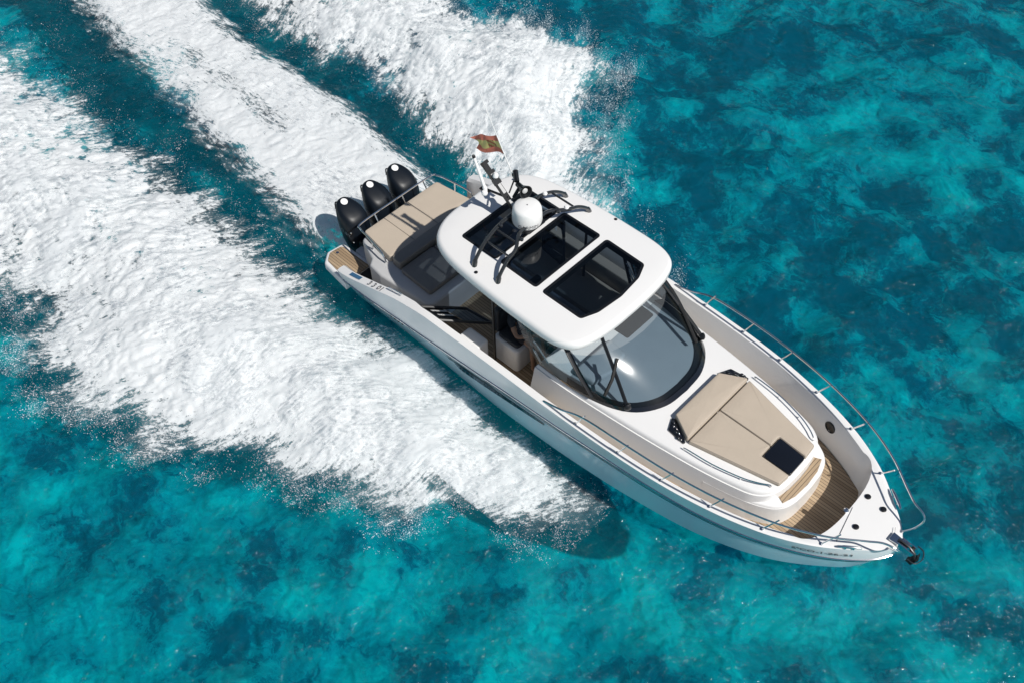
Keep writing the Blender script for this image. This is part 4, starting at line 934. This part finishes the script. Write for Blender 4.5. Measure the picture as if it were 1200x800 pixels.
# ------------------------------------------------------------------ outboards
eng0 = None
def make_engine(y, first):
    e = empty('outboard_engine', (0, y, 0)); e.parent = yacht
    # cowling : horizontal sections, tilted slightly aft
    bm = B(); rows = []
    prof = [(.30,.22,.16),(.38,.27,.205),(.54,.295,.235),(.72,.30,.250),(.92,.30,.255),(1.06,.29,.248),(1.15,.268,.225),(1.20,.235,.195),(1.225,.19,.155),(1.24,.10,.08),(1.243,.02,.02)]
    for z, L, Wd in prof:
        k = (z-.3)/.94; cx = -4.87-.12*k; row = []; L *= 1.07; Wd *= 1.10
        for i in range(40):
            a = 2*math.pi*i/40; c, s = math.cos(a), math.sin(a); ex = 3.0 if c > 0 else 2.1; dx = L*math.copysign(abs(c)**(2/ex), c)
            row.append((cx+dx, Wd*math.copysign(abs(s)**(2/2.6), s)*(1-.20*max(0, -c)), z-.42*k*dx))
        rows.append(row)
    vr = strip(bm, rows, True); bm.faces.new(vr[-1]); bm.faces.new(vr[0][::-1]); finish('cowling', bm, M_ENG, e, 60)
    bm = B()
    slab(bm, fillet([(-5.06,-.15),(-5.06,.15),(-4.45,.13),(-4.45,-.13)], .08), .05, .40, .05); slab(bm, fillet([(-5.05,-.07),(-5.05,.07),(-4.66,.06),(-4.66,-.06)], .05), -.75, .2, .02)
    finish('midsection', bm, M_ENG, e)
    bm = B(); box(bm, -4.60, -4.42, -.17, .17, .10, .70, .03); finish('mount_bracket', bm, M_BLACK, e)
    bm = B(); lathe(bm, [(.07, 0), (.07, .008), (.05, .012), (.001, .012)], (-5.12, 0, 1.285), (.38, 0, 1), 20); finish('emblem_disc', bm, M_WHITEP, e)
    bm = B(); tube(bm, catmull([(-5.24, .02, 1.14), (-5.34, -.05, 1.16), (-5.24, -.14, 1.12)], 4), .014, 6); finish('cowl_handle', bm, M_BLACK, e)
    lettering('cowl_lettering', 'MERCURY', .10, lambda a, b: Vector((-4.93+a, -.2835+.10*max(0, abs(a)-.12), .86+b*1.1-.25*a)), M_SILVER, e)
    for x, z in ((-4.68, .92), (-4.64, .70)):
        bm = B(); lathe(bm, [(.018, 0), (.018, .006), (.001, .008)], (x, -.258, z), (.3, -1, .1), 10); finish('cowl_catch', bm, M_STEEL, e)
    return e
e0 = make_engine(-.66, True)
for y in (0, .66):
    r = e0.copy(); COL.objects.link(r); r.location = (0, y, 0); r.parent = yacht
    for ch in list(e0.children):
        c = ch.copy(); COL.objects.link(c); c.parent = r

# ------------------------------------------------------------------ the helmsman
def skin_body(name, joints, edges, root, material, parent=None, sub=2):
    me = bpy.data.meshes.new(name); me.from_pydata([j[0] for j in joints], edges, [])
    o = bpy.data.objects.new(name, me); COL.objects.link(o)
    sk = o.modifiers.new('s', 'SKIN'); sb = o.modifiers.new('d', 'SUBSURF'); sb.levels = sub; sb.render_levels = sub
    for i, j in enumerate(joints):
        v = me.skin_vertices[0].data[i]; r = j[1]; v.radius = r if isinstance(r, tuple) else (r, r); v.use_root = (i == root)
    dg = bpy.context.evaluated_depsgraph_get(); nm = bpy.data.meshes.new_from_object(o.evaluated_get(dg)); bpy.data.objects.remove(o)
    nm.name = name; nm.materials.clear(); nm.materials.append(material); nm.shade_smooth(); return new_obj(name, nm, parent)
per = empty('person', (-.52, -.66, 1.24))
tag(per, 'person in dark shirt and shorts seated at the helm, tanned arm on the wheel', 'person')
def add_person():
    J = []; E = []
    def j(p, r, par=None):
        J.append((p, r)); i = len(J)-1
        if par is not None: E.append((par, i))
        return i
    pel = j((0, 0, .10), (.13, .16)); ab = j((.0, 0, .26), (.11, .15), pel); chs = j((.02, 0, .44), (.115, .17), ab); nk0 = j((.03, 0, .56), (.07, .09), chs); nk = j((.05, 0, .62), .052, nk0)
    hd = j((.075, 0, .70), (.085, .075), nk); j((.07, 0, .79), (.095, .078), hd)
    hands = []
    for s in (-1, 1):
        sh = j((.03, .17*s, .51), .065, nk0 if False else chs); up = j((.06, .23*s, .47), .052, sh); el = j((.24, .30*s, .28), .042, up); wr = j((.60, (.10 if s > 0 else .16)*s+.18, .36), .028, el)
        pm = j((.66, (.07 if s > 0 else .12)*s+.18, .375), (.022, .04), wr)
        bp_ = Vector(J[pm][0])
        for k in range(4):
            off = Vector((.03, (.03-.02*k)*1, .01)); f1 = j(tuple(bp_+off), .011, pm); f2 = j(tuple(bp_+off+Vector((.03-.004*abs(k-1), 0, -.012))), .009, f1); j(tuple(bp_+off+Vector((.03, 0, -.038))), .008, f2)
        t1 = j(tuple(bp_+Vector((-.01, -.04*s, -.005))), .012, wr); j(tuple(bp_+Vector((.03, -.05*s, -.02))), .009, t1)
        hip = j((.06, .10*s, .06), .09, pel); kn = j((.46, .14*s, .08), .062, hip); an_ = j((.50, .15*s, -.40), .042, kn); hl = j((.49, .15*s, -.48), .045, an_); j((.66, .17*s, -.52), (.04, .03), hl)
    skin_body('body', J, E, 0, M_SKIN, per)
    # shirt and shorts as slightly larger shells
    J2 = [((0,0,.08),(.145,.185)),((0,0,.26),(.125,.165)),((.02,0,.44),(.13,.19)),((.03,0,.545),(.085,.12)),((.03,.18,.51),.08),((.065,.24,.46),.068),((.13,.265,.39),.06),((.03,-.18,.51),.08),((.065,-.24,.46),.068),((.13,-.265,.39),.06)]
    skin_body('shirt', J2, [(0,1),(1,2),(2,3),(2,4),(4,5),(5,6),(2,7),(7,8),(8,9)], 0, M_SHIRT, per)
    J3 = [((0,0,.11),(.15,.19)),((.02,0,.05),(.13,.17)),((.08,.105,.06),.105),((.34,.135,.085),.088),((.08,-.105,.06),.105),((.34,-.135,.085),.088)]
    skin_body('shorts', J3, [(0,1),(1,2),(2,3),(1,4),(4,5)], 0, M_SHORTS, per)
    bm = B(); bmesh.ops.create_uvsphere(bm, u_segments=20, v_segments=12, radius=1)
    for v in bm.verts: v.co = Vector((.05+v.co.x*.112, v.co.y*.098, .785+v.co.z*.105+(.03 if v.co.x > .3 and v.co.z < .2 else 0)))
    finish('hair', bm, M_HAIR, per, 60)
    bm = B()
    for s in (-1, 1):
        bm = B(); bmesh.ops.create_uvsphere(bm, u_segments=8, v_segments=6, radius=.013, matrix=Matrix.Translation((.163, .034*s, .735))); finish('eye', bm, M_BLACK, per)
    bm = B(); tube(bm, [(.165, 0, .745), (.185, 0, .705), (.165, 0, .695)], [.008, .016, .012], 8); finish('nose', bm, M_SKIN, per)
    bm = B(); obox(bm, (.158, 0, .665), (.006, 0, 0), (0, .025, 0), (0, 0, .005)); finish('mouth', bm, mat('lips', (.22, .08, .07), .5), per)
    for s in (-1, 1):
        bm = B(); lathe(bm, [(.012, -.012), (.03, -.006), (.03, .006), (.012, .012)], (.06, .092*s, .72), (.2, s, 0), 10); finish('ear', bm, M_SKIN, per)
add_person()
